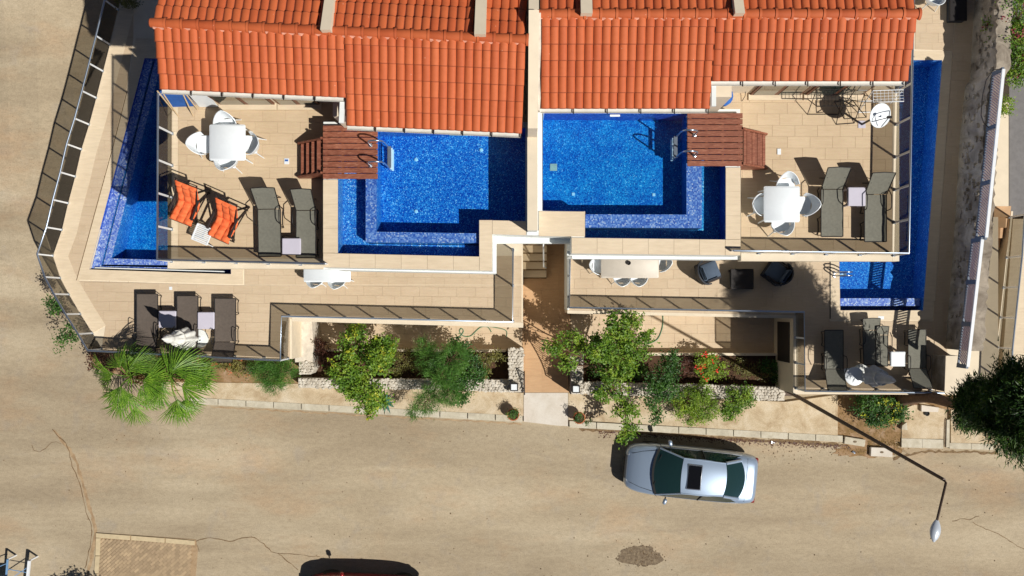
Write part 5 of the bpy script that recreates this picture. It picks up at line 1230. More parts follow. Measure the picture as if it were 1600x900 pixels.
def ladder(label, ys, xb, side, z, zd, wdt=.5):
    """two bent steel handrails with treads in the water; side=1: the pool is on the right of the base"""
    t = thing('pool_ladder', label, 'pool ladder', P(xb, (ys[0]+ys[1])/2, z))
    for y in ys:
        b = P(xb, y, z); pts = []
        pts = [b, b + Vector((0, 0, .42)), b + Vector((side*.05, 0, .56)), b + Vector((side*.16, 0, .64)), b + Vector((side*.28, 0, .64)), b + Vector((side*.38, 0, .56)), b + Vector((side*.42, 0, .4)), b + Vector((side*.43, 0, -.2)), b + Vector((side*.43, 0, -zd))]
        obj('handrail', MB().tube(pts, .022, 9), 'steel', t, 60); obj('flange', MB().lathe([(.055, 0), (.05, .02), (.025, .03)], 14, b), 'chrome', t, 40)
    y0, y1 = P(0, ys[0], z).y, P(0, ys[1], z).y; x = P(xb, 0, z).x + side*.45
    for k in range(3): obj('tread', MB().rbox((x, (y0+y1)/2, z - .22 - .24*k), (.1, abs(y0-y1) + .04, .03), .008), 'post_blue' if k == 0 else 'plastic', t)
ladder('steel pool ladder at the edge of the left wooden deck', (227, 259), 579, 1, ZRIM + .16, .75)
ladder('steel pool ladder at the edge of the right wooden deck', (211, 243), 1085, -1, ZRIM + .16, .75)
ladder('steel pool ladder at the lower right side pool', (426, 431.5), 1303, 1, Z1, .6)

# ------------------------------------------------------------------ lanterns, pots, gates, hoses, blocks
for (x, y, lb) in ((803.5, 604, 'square lantern on the left gatepost'), (899.5, 607, 'square lantern on the right gatepost')):
    b = P(x, y, 1.02); t = thing('gatepost_lantern', lb, 'lantern', b, group='lanterns on the gateposts')
    obj('base', MB().rbox((b.x, b.y, 1.04), (.26, .26, .04), .01), 'black_metal', t); obj('glass_box', MB().box((b.x, b.y, 1.15), (.19, .19, .18)), 'pane', t)
    for i in (-1, 1):
        for j in (-1, 1): obj('corner_bar', MB().box((b.x+i*.1, b.y+j*.1, 1.15), (.025, .025, .2)), 'black_metal', t)
    for i in (-1, 1): obj('top_frame', MB().box((b.x + i*.115, b.y, 1.265), (.03, .26, .025)), 'black_metal', t); obj('top_frame', MB().box((b.x, b.y + i*.115, 1.2655), (.2, .03, .024)), 'black_metal', t)
    obj('top_pane', MB().box((b.x, b.y, 1.262), (.2, .2, .012)), 'plastic', t)
def gate(label, a, b, h0, h1, z0):
    """arched wrought iron leaf from a to b, height running from h0 at the hinge to h1"""
    a, b = Vector(a), Vector(b); t = thing('iron_gate', label, 'gate', (a.x, a.y, z0), group='open leaves of the iron gate'); L = (b-a); n = 14; top = []
    hh = lambda s: h0 + (h1-h0)*(s**1.6)
    for i in range(n+1): s = i/n; p = a + L*s; top.append(Vector((p.x, p.y, z0 + hh(s))))
    obj('top_bar', MB().tube(top, .022, 7), 'dark_wood', t, 60); obj('bottom_bar', MB().tube([a + Vector((0, 0, .1)), b + Vector((0, 0, .1))], .02, 6), 'dark_wood', t)
    obj('sheet_panel', MB().box(((a.x+b.x)/2, (a.y+b.y)/2, z0 + .42), (L.length, .012, .62), math.atan2(L.y, L.x)), 'dark_wood', t)
    for i in range(0, n+1): s = i/n; p = a + L*s; obj('bar', MB().tube([p + Vector((0, 0, .1)), Vector((p.x, p.y, z0 + hh(s)))], .011 if i % n else .02, 6), 'dark_wood', t)
    for i in range(2, n-1, 3):
        s = i/n; p = a + L*s; d = L.normalized(); zc = z0 + (hh(s) + .8)/2; obj('scroll', MB().tube([p*1.0 + d*.1*math.cos(q*.7) + Vector((0, 0, zc - p.z + .12*math.sin(q*.7))) for q in range(10)], .01, 5), 'dark_wood', t)
gate('tall open leaf of the iron gate on the right of the entrance', P(889, 610, ZPAT), P(887, 565, ZPAT), 1.2, 2.2, ZPAT)
gate('open leaf of the iron gate folded back behind the left gatepost', P(819.5, 612, ZPAT), P(819, 580, ZPAT), 1.0, 1.3, ZPAT)
def tpot(label, x, y, lab2):
    b = P(x, y, ZP); t = thing('plant_pot', label, 'plant pot', b); obj('pot', MB().lathe([(.12, 0), (.19, .3), (.215, .31), (.215, .36), (.18, .36), (.17, .31)], 20, b), 'pot', t, 40); obj('soil', MB().lathe([(.17, .31), (.15, .325)], 16, b), 'soil', t)
    return b
def pxwire(name, label, cat, pts, r, mat):
    t = thing(name, label, cat, pts[0]); obj('tube', MB().tube(pts, r, 6), mat, t, 60)
def smooth_path(pts, n=6):
    out = []
    for i in range(len(pts)-1):
        p0, p1, p2, p3 = pts[max(i-1, 0)], pts[i], pts[i+1], pts[min(i+2, len(pts)-1)]
        for k in range(n):
            t = k/n; out.append(.5*((2*p1) + (-p0+p2)*t + (2*p0-5*p1+4*p2-p3)*t*t + (-p0+3*p1-3*p2+p3)*t**3))
    out.append(pts[-1]); return out
hz = ZPAT + .02
pxwire('garden_hose', 'thin green garden hose curling over the left patio', 'hose', smooth_path([P(x, y, hz) for x, y in ((710, 528), (718, 526), (724, 518), (721, 513), (718, 518), (724, 525), (735, 525), (745, 516), (752, 511), (762, 511), (768, 519))]), .014, 'hose')
pxwire('garden_hose', 'second green hose along the top of the left patio', 'hose', smooth_path([P(x, y, hz) for x, y in ((730, 505), (745, 508), (770, 511), (788, 515), (792, 520), (791, 527))]), .012, 'hose')
pxwire('garden_hose', 'pale hose hanging down across the right patio', 'hose', smooth_path([P(x, y, hz) for x, y in ((1035, 488), (1036, 500), (1034, 515), (1027, 530), (1012, 538))]), .016, 'hose')
for (pts, lb) in ((((1321, 682), (1353, 687), (1351, 699), (1319, 693)), 'loose grey concrete block at the end of the kerb'), (((1361, 699), (1395, 700.5), (1395, 714), (1361, 713)), 'loose cream concrete block lying on the road edge')):
    c = P(sum(p[0] for p in pts)/4, sum(p[1] for p in pts)/4, 0); t = thing('concrete_block', lb, 'concrete block', c, group='loose blocks by the gravel bed')
    q = [Vector(P(*p, .2)) for p in pts]; w = (q[1]-q[0]).length; d = (q[0]-q[3]).length; obj('block', MB().rbox((c.x*.993, c.y*.993, .1), (w, d, .2), .012, math.atan2(q[1].y-q[0].y, q[1].x-q[0].x)), 'kerb' if pts[0][0] < 1330 else 'ramp', t); obj('lime_crust', MB().prism([(c.x*.993 + math.cos(a)*.07, c.y*.993 + math.sin(a)*.04) for a in [k*.9 for k in range(7)]], .2, .206), 'patch', t)
c = P(1447, 638, .1); t = thing('cover_slab', 'white slab and drain bowl beside the conifer trunk', 'slab', c); obj('slab', MB().prism(pxs([(1440, 633), (1467, 637), (1466, 644), (1440, 643)], .25), .1, .25), 'ramp', t); b = P(1448, 646, .14); obj('bowl', MB().lathe([(.07, 0), (.09, .04), (.07, .045), (.05, .01)], 14, b), 'rubber', t, 40)
t = thing('corner_stone', 'pale upright stone at the edge of the paving by the gravel bed', 'stone', P(1413, 667, .1)); obj('stone', MB().prism(pxs([(1410, 665), (1417, 660), (1418, 672), (1409, 671)], .25), .05, .25), 'kerb', t)
t = thing('gutter_channel', 'dark drainage channel across the pavement near the conifer', 'drain channel', P(1480, 680, 0)); obj('channel', MB().prism(pxs([(1475.5, 655), (1479, 655), (1478, 699), (1474, 697)], .13), 0, .128), 'patch', t); obj('lip', MB().prism(pxs([(1479.5, 656), (1484, 656), (1483.5, 699), (1478.5, 699)], .16), 0, .16), 'kerb', t)
# little things on the kerb side: litter
for (x, y, r_, mt, lb) in ((1207, 691, 5, 'chrome', 'crumpled foil litter at the foot of the right kerb'), (1333, 706, 4, 'rail_blue', 'blue grey litter beside the loose blocks')):
    c = P(x, y, 0); mb = MB(); vs = [c + Vector((random.uniform(-1, 1)*.09, random.uniform(-1, 1)*.06, random.uniform(.01, .07))) for _ in range(12)]; mb.add(vs, [(0,1,2),(2,3,4),(4,5,6),(6,7,8),(8,9,10),(1,3,5),(5,7,9),(0,11,6),(2,11,9)]); tag(obj('litter', mb, mt, None), lb, 'litter')

# ------------------------------------------------------------------ street lamp
b = P(1231, 611, ZP); top = P(1475.5, 750, 9.0); t = thing('street_lamp', 'tall dark street lamp with an arm reaching over the road', 'street lamp', b)
obj('pole', MB().tube([b, b.lerp(top, .5), top], .068, 12, r1=.042), 'lamp_metal', t, 60); obj('base_plate', MB().rbox((b.x, b.y, ZP + .02), (.34, .34, .04), .01), 'lamp_metal', t)
a1 = P(1463.5, 815, 9.25); obj('arm', MB().tube([top + Vector((0, 0, -.05)), top + Vector((0, -.05, .08)), a1], .032, 8), 'lamp_metal', t, 60)
hd = Vector((P(1459, 845, 9.3) - a1)); hd.normalize(); e2 = Vector((-hd.y, hd.x, 0)).normalized(); up = hd.cross(e2) * -1 if hd.cross(e2).z < 0 else hd.cross(e2); rows = []
for i in range(13):
    s = i/12; w = .13*math.sin(math.pi*(.06 + .90*s))**.7*(1.0 if s < .9 else .8); h = .09*math.sin(math.pi*(.06 + .9*s))**.8; c = a1 + hd*(.54*s - .04); rows.append([c + e2*w*math.cos(2*math.pi*j/16) + up*h*math.sin(2*math.pi*j/16) for j in range(17)])
obj('lamp_head', MB().grid(rows), 'lamp_glass', t, 60); c = a1 + hd*.2 - up*.05; obj('lens', MB().lathe([(.08, -.06), (.09, 0), (.05, .01)], 16, c), 'plastic', t, 60)

# ------------------------------------------------------------------ cars
def car(label, px, py, rz, paintm, L=4.55, W=1.82, H=1.42, suv=False, sunroof=True, name='sedan'):
    """front towards -x before turning"""
    c = P(px, py, .75); t = thing(name, label, 'car', (c.x, c.y, 0), rz)
    hw = W/2
    # stations: x, half width, hood/boot height at centre, shoulder height, sill height
    S = [(-2.275, .50, .52, .50, .30), (-2.25, .60, .60, .56, .24), (-2.17, .72, .68, .62, .20), (-2.0, .80, .77, .68, .18), (-1.75, .855, .84, .74, .18), (-1.4, .885, .90, .79, .20), (-1.0, .90, .95, .84, .20), (-.6, .905, .99, .875, .20), (0, .91, 1.0, .90, .20), (.6, .91, 1.02, .915, .20), (1.1, .905, 1.03, .92, .20), (1.5, .895, 1.04, .915, .21), (1.85, .87, 1.03, .90, .24), (2.08, .83, 1.01, .87, .28), (2.2, .78, .96, .82, .32), (2.255, .68, .86, .74, .38), (2.275, .60, .76, .66, .42)]
    kx, kw, kh = L/4.55, W/1.82, H/1.42
    cs = [(-1, 'sill'), (-1.0, 'low'), (-1.0, 'mid')]
    rows = []
    for (x, w, zt, zs, z0) in S:
        r = []
        prof = [(1.0, z0, .93), (1.0, z0 + (zs-z0)*.25, .985), (1.0, z0 + (zs-z0)*.55, 1.0), (1.0, z0 + (zs-z0)*.82, .985), (1.0, zs, .955), (1.0, zs + (zt-zs)*.45, .90), (1.0, zs + (zt-zs)*.72, .80), (1, zs+(zt-zs)*.88, .62), (1, zs+(zt-zs)*.97, .36), (1, zt, 0)]
        for (_, z, k) in prof: r.append((x*kx, -w*k*kw, z*kh))
        for (_, z, k) in reversed(prof[:-1]): r.append((x*kx, w*k*kw, z*kh))
        rows.append(r)
    b = MB().grid(rows); n = len(rows[0])
    b.f.append(tuple(range(n-1, -1, -1))); b.f.append(tuple(range((len(rows)-1)*n, len(rows)*n)))
    b.f = [tuple(reversed(f)) for f in b.f]
    body = obj('body', b, paintm, t, 50, world=False)
    # greenhouse: base outline (z at belt) and roof outline
    def Z(x):
        for (a, b_) in zip(S, S[1:]):
            if a[0] <= x <= b_[0]: f = (x-a[0])/(b_[0]-a[0]); return a[3]+(b_[3]-a[3])*f, a[1]+(b_[1]-a[1])*f, a[2]+(b_[2]-a[2])*f
        return S[-1][3], S[-1][1], S[-1][2]
    # roof skin
    xr0, xr1 = -.42, (1.02 if not suv else 1.7); rr = []
    for i in range(9):
        s = i/8; x = xr0 + (xr1-xr0)*s; w = .60 + .035*math.sin(math.pi*s) - .04*s; zt = 1.36 + .06*math.sin(math.pi*min(1, .25+s*.6)) ; rr.append([(( x - .05*(1-s)*(1-(2*j/10-1)**2) + .06*s*(1-(2*j/10-1)**2))*kx, w*(2*j/10-1)*kw, (zt - .055*abs(2*j/10-1)**2.2)*kh) for j in range(11)])
    obj('roof_panel', MB().shell(rr, .03, flip=False), paintm, t, 50, world=False)
    # windscreen and rear window: ruled between the roof edge and the cowl
    def ruled(top, bot, bulge, m=5):
        rws = []
        for i in range(m):
            f = i/(m-1); rws.append([Vector(a).lerp(Vector(b_), f) + Vector((0, 0, bulge*math.sin(math.pi*f))) for a, b_ in zip(top, bot)])
        return rws
    ys = [2*j/10-1 for j in range(11)]
    ft = [tuple(Vector(p) + Vector((-.01, 0, -.012))) for p in rr[0]]
    fb = [((-1.18 - .17*(1-y*y))*kx, .80*y*kw, (.975 - .06*y*y)*kh) for y in ys]
    obj('windscreen', MB().grid(ruled(ft, fb, .03)), 'carglass', t, 60, world=False)
    bt = [tuple(Vector(p) + Vector((.01, 0, -.012))) for p in rr[-1]]
    xb = 1.62 if not suv else 2.05
    bb = [((xb + .17*(1-y*y))*kx, .66*y*kw, (1.05 - .05*y*y)*kh) for y in ys]
    obj('rear_window', MB().grid(ruled(bt, bb, .02)), 'carglass', t, 60, world=False)
    obj('cowl', MB().shell([[(p[0] - .05, p[1]*1.02, p[2] + .004) for p in fb], [(p[0] + .06, p[1]*1.02, p[2] + .018) for p in fb]], .02), 'rubber', t, world=False)
    for s in (-1, 1):
        rt = [rr[i][0 if s < 0 else -1] for i in range(9)]; m = len(rt)
        bl = []
        for i in range(m): x = -1.13 + (1.13 + xb + .02)*i/(m-1); zs, w, zt = Z(x); bl.append((x*kx, s*(w*.93)*kw, (zs + .025)*kh))
        g = obj('side_glass', MB().grid(ruled([tuple(Vector(p) + Vector((0, 0, -.03))) for p in rt], bl, .0)), 'carglass', t, 60, world=False)
        # pillars and roof rail as thin painted bars
        def bar(nm, a, b_, w=.035): obj(nm, MB().tube([a, tuple((Vector(a)+Vector(b_))/2 + Vector((0, 0, .012))), b_], w, 7), paintm, t, 60, world=False)
        bar('front_pillar', rt[0], fb[0 if s < 0 else -1], .032); bar('rear_pillar', rt[-1], bb[0 if s < 0 else -1], .06)
        bar('roof_rail', rt[0], rt[-1], .028); obj('centre_pillar', MB().tube([rt[4], bl[4]], .028, 6), 'rubber', t, world=False)
        obj('belt_trim', MB().tube(bl, .014, 6), 'chrome', t, world=False)
        # mirror
        mx = (-.86*kx, s*(hw + .10), .97*kh); mrr = obj('wing_mirror', MB().rbox(mx, (.12, .20, .12), .03, R(18)*s), paintm, t, 50, world=False); obj('mirror_arm', MB().tube([(mx[0] + .02, s*(hw - .06), .93*kh), (mx[0], s*(hw + .04), .95*kh)], .022, 6), 'rubber', mrr, world=False)
        # lamps
        obj('headlight', MB().shell([[(-2.13*kx + .30*u*u, s*(.46 + .30*u)*kw, (.66 + .02*v + .05*u)*kh + .015) for u in (0, .25, .5, .75, 1)] for v in (0, 1, 2, 3)] if False else [[(x*kx, s*y*kw, z*kh) for x, y, z in rw] for rw in (((-2.26, .42, .50), (-2.22, .56, .52), (-2.12, .68, .56), (-1.98, .77, .60)), ((-2.20, .42, .66), (-2.14, .56, .67), (-2.03, .67, .70), (-1.90, .755, .72)))], .01), 'lamp_glass', t, 60, world=False)
        obj('tail_light', MB().rbox((2.17*kx, s*.66*kw, .82*kh), (.14, .24, .13), .03), 'redpaint', t, world=False)
        obj('door_seam', MB().tube([((-1.16)*kx, s*.885*kw, .40*kh), (-1.16*kx, s*.9*kw, .62*kh), (-1.13*kx, s*.87*kw, .88*kh)], .006, 4), 'rubber', t, world=False)
        obj('bonnet_seam', MB().tube([(-2.1*kx, s*.50*kw, .735*kh), (-1.75*kx, s*.62*kw, .822*kh), (-1.4*kx, s*.69*kw, .885*kh), (-1.1*kx, s*.75*kw, .925*kh)], .007, 4), 'rubber', t, world=False)
        for x in (-1.42, 1.38):
            w_ = obj('wheel', MB().lathe([(.12, -.09), (.12, .09)], 8, (0, 0, 0)), 'rubber', t, world=False); w_.location = (x*kx, s*(hw - .14), .32); w_.rotation_euler = (math.pi/2, 0, 0)
            obj('tyre', MB().lathe([(.22, -.1), (.30, -.1), (.325, -.06), (.325, .06), (.30, .1), (.22, .1)], 24), 'rubber', w_, 50, world=False); obj('rim', MB().lathe([(.20, -.075), (.22, -.09), (.22, .09), (.20, .075)], 20), 'chrome', w_, 50, world=False)
    if sunroof:
        obj('sunroof', MB().rbox((-.02*kx, 0, 1.432*kh), (.46, .80, .035), .02), 'gloss_black', t, False, world=False)
        obj('sunroof_seal', MB().rbox((-.02*kx, 0, 1.418*kh), (.51, .86, .035), .02), 'chrome', t, 50, world=False)
    obj('grille', MB().box((-2.27*kx, 0, .50*kh), (.05, .8*kw, .2)), 'rubber', t, world=False)
    obj('number_plate', MB().box((2.29*kx, 0, .62*kh), (.02, .5, .11)), 'plastic', t, world=False)
    obj('boot_seam', MB().tube([(1.84*kx, y*.74*kw, (1.035 - .05*y*y)*kh + .002) for y in ys], .006, 4), 'rubber', t, world=False)
    for s in (-.3, .3): obj('wiper', MB().tube([(-1.30*kx, s - .15, .99*kh), (-1.12*kx, s + .3, 1.04*kh)], .009, 5), 'rubber', t, world=False)
    for y in (-.36, .36): obj('dashboard_seat', MB().rbox((-.35*kx, y, .88*kh), (.14, .44, .5), .05), 'cushion_grey', t, 40, world=False)
    return t
car('silver blue saloon car with an open dark sunroof parked by the kerb', 1080, 740, R(-5.6), 'silver')
car('dark red car at the bottom edge, only its shadowed side in view', 570, 940, R(-2.5), 'redpaint', L=4.1, W=1.74, H=1.5, suv=True, sunroof=False, name='hatchback')

# blue and white steel frame in the bottom left corner
t = thing('trailer', 'pale blue and white steel trailer frame in the bottom left corner', 'trailer', P(20, 930, 0))
def fbar(nm, a, b_, w, mt): a, b_ = Vector(a), Vector(b_); m = (b_-a).to_track_quat('Z', 'Y').to_matrix(); obj(nm, MB().box((a+b_)/2, (w, w, (b_-a).length), m=m), mt, t)
for (x, y, h_) in ((46, 876, .5), (12, 874, .5), (40, 925, .5), (8, 925, .5)): p = P(x, y, h_); obj('upright', MB().box((p.x, p.y, h_/2), (.05, .05, h_)), 'rail_white', t)
fbar('side_beam', P(46, 876, .52), P(41, 925, .52), .08, 'rail_white'); fbar('side_beam', P(12, 874, .52), P(8, 925, .52), .05, 'bluepaint')
for (a, b_) in (((11, 889), (44, 895)), ((11, 908), (44, 886)), ((-20, 893), (12, 880))): fbar('brace', P(*a, .45), P(*b_, .45), .022, 'bluepaint')
obj('deck_plate', MB().rbox(((P(-40, 915, 1.06).x + P(10, 915, 1.06).x)/2 - .25, P(0, 925, 1.06).y, .6), (1.1, .8, .05), .01), 'bluepaint', t)
obj('box_body', MB().rbox((P(-70, 965, 1.0).x, P(-70, 975, 1.0).y - .3, 1.15), (3.4, 2.2, 1.7), .05), 'bluepaint', t)
for x in (-20, -110): w_ = P(x, 950, .3); obj('wheel', MB().tube([(w_.x, w_.y + .1, .32), (w_.x, w_.y - .1, .32)], .32, 18), 'rubber', t, 50)
# at the top edge, on the path beside the right villa
tub_chair('white plastic chair on the shaded path at the top right', 1459, -2, Z1, R(0))
t = thing('storage_box', 'dark flat box on the shaded path at the top edge', 'box', P(1491, 12, Z1)); c = P(1491, 12, Z1); obj('box', MB().rbox((c.x, c.y, Z1 + .12), (.52, 1.0, .24), .02), 'rattan', t); obj('lid', MB().rbox((c.x, c.y, Z1 + .26), (.56, 1.04, .04), .01), 'black_metal', t)
# ------------------------------------------------------------------ plants
def leaf_cluster(mb, c, n, spread, size, rnd, flat=.6, aspect=.5, needle=False, pull=None):
    for _ in range(n):
        d = Vector((rnd.gauss(0, 1), rnd.gauss(0, 1), rnd.gauss(0, .8))); p = c + d*spread*.5
        s = size*rnd.uniform(.65, 1.3); a = rnd.uniform(0, 6.283)
        if pull is not None: ax = (pull + Vector((rnd.gauss(0, .5), rnd.gauss(0, .5), rnd.gauss(0, .35)))).normalized()
        else: ax = Vector((math.cos(a), math.sin(a), rnd.uniform(-.5, .45))).normalized()
        nn = Vector((rnd.gauss(0, flat), rnd.gauss(0, flat), 1)).normalized(); sd_ = ax.cross(nn)
        if sd_.length < .05: continue
        sd_.normalize(); w = s*aspect
        if needle: mb.add([p - sd_*w*.5, p + ax*s, p + sd_*w*.5], [(0, 1, 2)])
        else:
            up_ = nn*s*.12; mb.add([p, p + ax*s*.5 - sd_*w*.5 + up_, p + ax*s, p + ax*s*.5 + sd_*w*.5 + up_], [(0, 1, 2), (0, 2, 3)])
def limb(mb, a, b, r0, r1, rnd, n=4, wob=.06):
    pts = []; L = (b-a).length
    for i in range(n+1):
        f = i/n; pts.append(a.lerp(b, f) + (Vector((rnd.gauss(0, wob), rnd.gauss(0, wob), 0))*L if 0 < i < n else Vector((0, 0, 0))))
    mb.tube(pts, r0, 7, r1=r1); return pts
def leafy(name, label, cat, base_px, z0, blobs, mat, n=2400, leaf=.085, spread=.17, trunk=.05, seed=1, aspect=.55, needle=False, flat=.7, clumps=None, extra=None, group=None):
    """blobs: (px, py, z, rx, ry, rz) lobes of the crown in photograph positions at their own height, radii in metres"""
    rnd = random.Random(seed); b = P(*base_px, z0); t = thing(name, label, cat, b, group=group); vol = [x[3]*x[4]*x[5] for x in blobs]; tot = sum(v**.7 for v in vol)
    cr = MB(); tr = MB(); crown_c = [P(x[0], x[1], x[2]) for x in blobs]
    fork = b + (sum(crown_c, Vector())/len(crown_c) - b)*.35; limb(tr, b, fork, trunk, trunk*.75, rnd)
    per = 26 if not needle else 44
    for x, c, v in zip(blobs, crown_c, vol):
        lp = limb(tr, fork, c, trunk*.6, trunk*.25, rnd); m = max(4, int(n*(v**.7)/tot/per))
        for k in range(m):
            while True:
                d = Vector((rnd.uniform(-1, 1), rnd.uniform(-1, 1), rnd.uniform(-1, 1)))
                if .25 < d.length < 1 and d.length > rnd.random()**1.2: break
            q = c + Vector((d.x*x[3], d.y*x[4], d.z*x[5]))
            if k % 2 == 0: limb(tr, lp[2] if rnd.random() < .5 else c, q, trunk*.2, .006, rnd, 3, .05)
            leaf_cluster(cr, q, int(per*rnd.uniform(.5, 1.4)), spread*rnd.uniform(.7, 1.25), leaf, rnd, flat, aspect, needle, pull=(q-c + Vector((0, 0, .25))).normalized() if needle else None)
    obj('trunk', tr, 'bark', t, 60); cro = obj('crown', cr, mat, t)
    if extra:
        for (nm, mt, cnt, sz) in extra:
            e = MB()
            for _ in range(cnt):
                x = rnd.choice(blobs); c = P(x[0], x[1], x[2]); d = Vector((rnd.gauss(0, .5)*x[3], rnd.gauss(0, .5)*x[4], x[5]*rnd.uniform(.5, 1.0))); leaf_cluster(e, c + d, 7, .07, sz, rnd, .8, .8)
            obj(nm, e, mt, t)
    return t
# citrus shrub left of the patio
leafy('citrus_tree', 'broad glossy citrus tree in the left planting bed', 'tree', (560, 590), .3, [(555, 540, 1.9, .55, .5, .5), (540, 580, 2.0, .6, .5, .5), (590, 560, 2.1, .6, .55, .5), (600, 540, 1.7, .45, .35, .4), (570, 610, 1.8, .6, .45, .45), (590, 625, 1.5, .4, .3, .35), (548, 605, 1.6, .45, .35, .35), (556, 515, 1.5, .25, .3, .25), (572, 640, 1.2, .25, .3, .25)], 'leaf_citrus', 8200, .1, .17, .06, 3, extra=[('young_leaves', 'leaf_yellow', 40, .08)])
leafy('tamarisk', 'feathery light green tamarisk in the left planting bed', 'shrub', (690, 590), .3, [(705, 560, 2.3, .5, .5, .5), (690, 585, 2.2, .5, .45, .5), (672, 560, 2.0, .32, .5, .4), (700, 610, 1.9, .45, .5, .4), (668, 625, 1.6, .45, .45, .35), (645, 640, 1.2, .25, .25, .25), (660, 545, 2.0, .2, .35, .3)], 'leaf_feather', 17000, .13, .16, .05, 5, aspect=.09, needle=True, clumps=1)
leafy('leafy_shrub', 'dark green shrub right of the feathery tamarisk', 'shrub', (725, 590), .3, [(722, 560, 1.7, .4, .5, .45), (738, 580, 1.6, .42, .5, .4), (712, 590, 1.7, .4, .4, .4), (722, 615, 1.4, .35, .35, .35), (716, 535, 1.6, .2, .2, .25)], 'leaf_dark', 4200, .08, .16, .045, 6)
leafy('leafy_shrub', 'small olive green shrub next to the left gatepost', 'shrub', (765, 570), .3, [(758, 565, .9, .35, .3, .25), (775, 560, 1.0, .3, .22, .2), (755, 582, .8, .25, .2, .2)], 'leaf_olive', 1100, .07, .15, .03, 7)
leafy('climbing_shrub', 'purple brown shrub behind the citrus tree', 'shrub', (505, 570), .3, [(500, 545, .9, .38, .4, .3), (512, 562, .8, .4, .3, .25)], 'leaf_purple', 1300, .06, .14, .03, 8)
leafy('leafy_shrub', 'low dark weeds in the middle of the left bed', 'shrub', (640, 575), .3, [(632, 560, .6, .45, .3, .15), (655, 575, .55, .4, .25, .15)], 'leaf_olive', 900, .06, .14, .02, 9)
leafy('feathery_shrub', 'feathery green shrub beside the whitewashed wall', 'shrub', (435, 585), .1, [(425, 560, 1.7, .5, .45, .4), (440, 580, 1.7, .5, .4, .4), (418, 585, 1.5, .45, .4, .35), (430, 600, 1.3, .4, .3, .3), (438, 548, 1.8, .18, .35, .3), (404, 575, 1.3, .3, .3, .25)], 'leaf_feather', 14000, .12, .16, .05, 10, aspect=.09, needle=True)
leafy('leafy_shrub', 'brown leaved ground plant under the tree right of the entrance', 'shrub', (935, 580), .3, [(930, 575, .5, .4, .3, .14), (960, 582, .5, .4, .25, .14), (1000, 580, .5, .4, .3, .14)], 'leaf_dark', 1700, .07, .15, .02, 28)
leafy('leafy_shrub', 'dark low plants at the right end of the right bed', 'shrub', (1210, 580), .3, [(1200, 572, .5, .4, .25, .14), (1218, 588, .5, .25, .25, .14)], 'leaf_dark', 900, .07, .15, .02, 29)
leafy('leafy_shrub', 'dark low plants along the front of the left bed', 'shrub', (600, 580), .3, [(525, 580, .45, .4, .25, .12), (610, 582, .45, .4, .2, .12), (690, 582, .45, .3, .2, .12)], 'leaf_olive', 1500, .07, .15, .02, 30)
# tree over the entrance
leafy('young_tree', 'loose green tree right of the entrance, branches reaching both ways', 'tree', (952, 585), .3, [(960, 535, 2.7, .65, .55, .6), (985, 550, 2.6, .6, .5, .5), (935, 545, 2.5, .5, .45, .5), (965, 575, 2.3, .6, .45, .5), (895, 535, 2.4, .55, .35, .35), (865, 540, 2.3, .4, .2, .25), (888, 565, 2.1, .4, .3, .3), (968, 505, 2.6, .45, .35, .4), (990, 500, 2.6, .3, .3, .3), (1005, 525, 2.5, .35, .3, .3), (955, 610, 2.1, .55, .35, .35), (975, 640, 1.9, .5, .35, .3), (985, 665, 1.6, .3, .3, .25), (978, 684, 1.5, .25, .18, .2)], 'leaf_citrus', 8200, .1, .17, .06, 12)
leafy('leafy_shrub', 'tall leafy shrub in front of the right rubble wall', 'shrub', (1040, 600), .3, [(1045, 570, 1.9, .35, .5, .45), (1030, 595, 1.8, .45, .4, .4), (1020, 620, 1.6, .4, .35, .35), (1048, 612, 1.6, .3, .3, .3), (1025, 650, 1.2, .22, .25, .25)], 'leaf_dark', 3600, .08, .18, .045, 13)
leafy('rounded_shrub', 'rounded bright yellow green shrub on the right pavement', 'shrub', (1088, 640), .12, [(1075, 625, 1.0, .5, .45, .4), (1098, 640, 1.0, .55, .45, .4), (1078, 648, .9, .5, .35, .35), (1098, 612, 1.1, .3, .3, .3)], 'leaf_bright', 6400, .055, .14, .04, 14)
leafy('leafy_shrub', 'glossy shrub right of the yellow green one on the pavement', 'shrub', (1150, 625), .12, [(1148, 625, .9, .5, .42, .35), (1162, 618, .9, .35, .35, .3), (1140, 640, .8, .35, .28, .25)], 'leaf_citrus', 2800, .075, .16, .04, 15)
leafy('geranium', 'red flowering geranium in the right planting bed', 'flower', (1110, 580), .3, [(1105, 565, .8, .42, .35, .25), (1120, 578, .75, .4, .3, .22), (1100, 580, .7, .3, .3, .2)], 'leaf_bright', 2300, .065, .13, .025, 16, extra=[('flower', 'flower_red', 13, .06)])
leafy('leafy_shrub', 'purple brown ground shrub left of the red flowers', 'shrub', (1075, 575), .3, [(1075, 570, .6, .35, .35, .15), (1062, 580, .6, .3, .25, .15)], 'leaf_purple', 1200, .05, .13, .02, 17)
leafy('leafy_shrub', 'sparse reddish creeper right of the red flowers', 'shrub', (1165, 575), .3, [(1150, 570, .5, .4, .3, .12), (1175, 580, .5, .4, .25, .12), (1198, 588, .55, .3, .2, .12)], 'leaf_olive', 1000, .05, .14, .02, 18)
leafy('leafy_shrub', 'bright green leafy shrub on the gravel bed by the conifer', 'shrub', (1375, 640), .06, [(1355, 632, .8, .45, .4, .35), (1385, 640, .8, .55, .4, .35), (1372, 655, .7, .45, .3, .3), (1405, 645, .7, .3, .3, .25)], 'leaf_dark', 4600, .08, .15, .04, 19, extra=[('young_leaves', 'leaf_yellow', 16, .06)])
leafy('wall_plant', 'small green plant growing through the left fence, upper one', 'plant', (92, 478), .4, [(82, 480, 1.9, .3, .22, .3), (76, 472, 1.9, .18, .12, .15)], 'leaf_dark', 420, .075, .18, .02, 20)
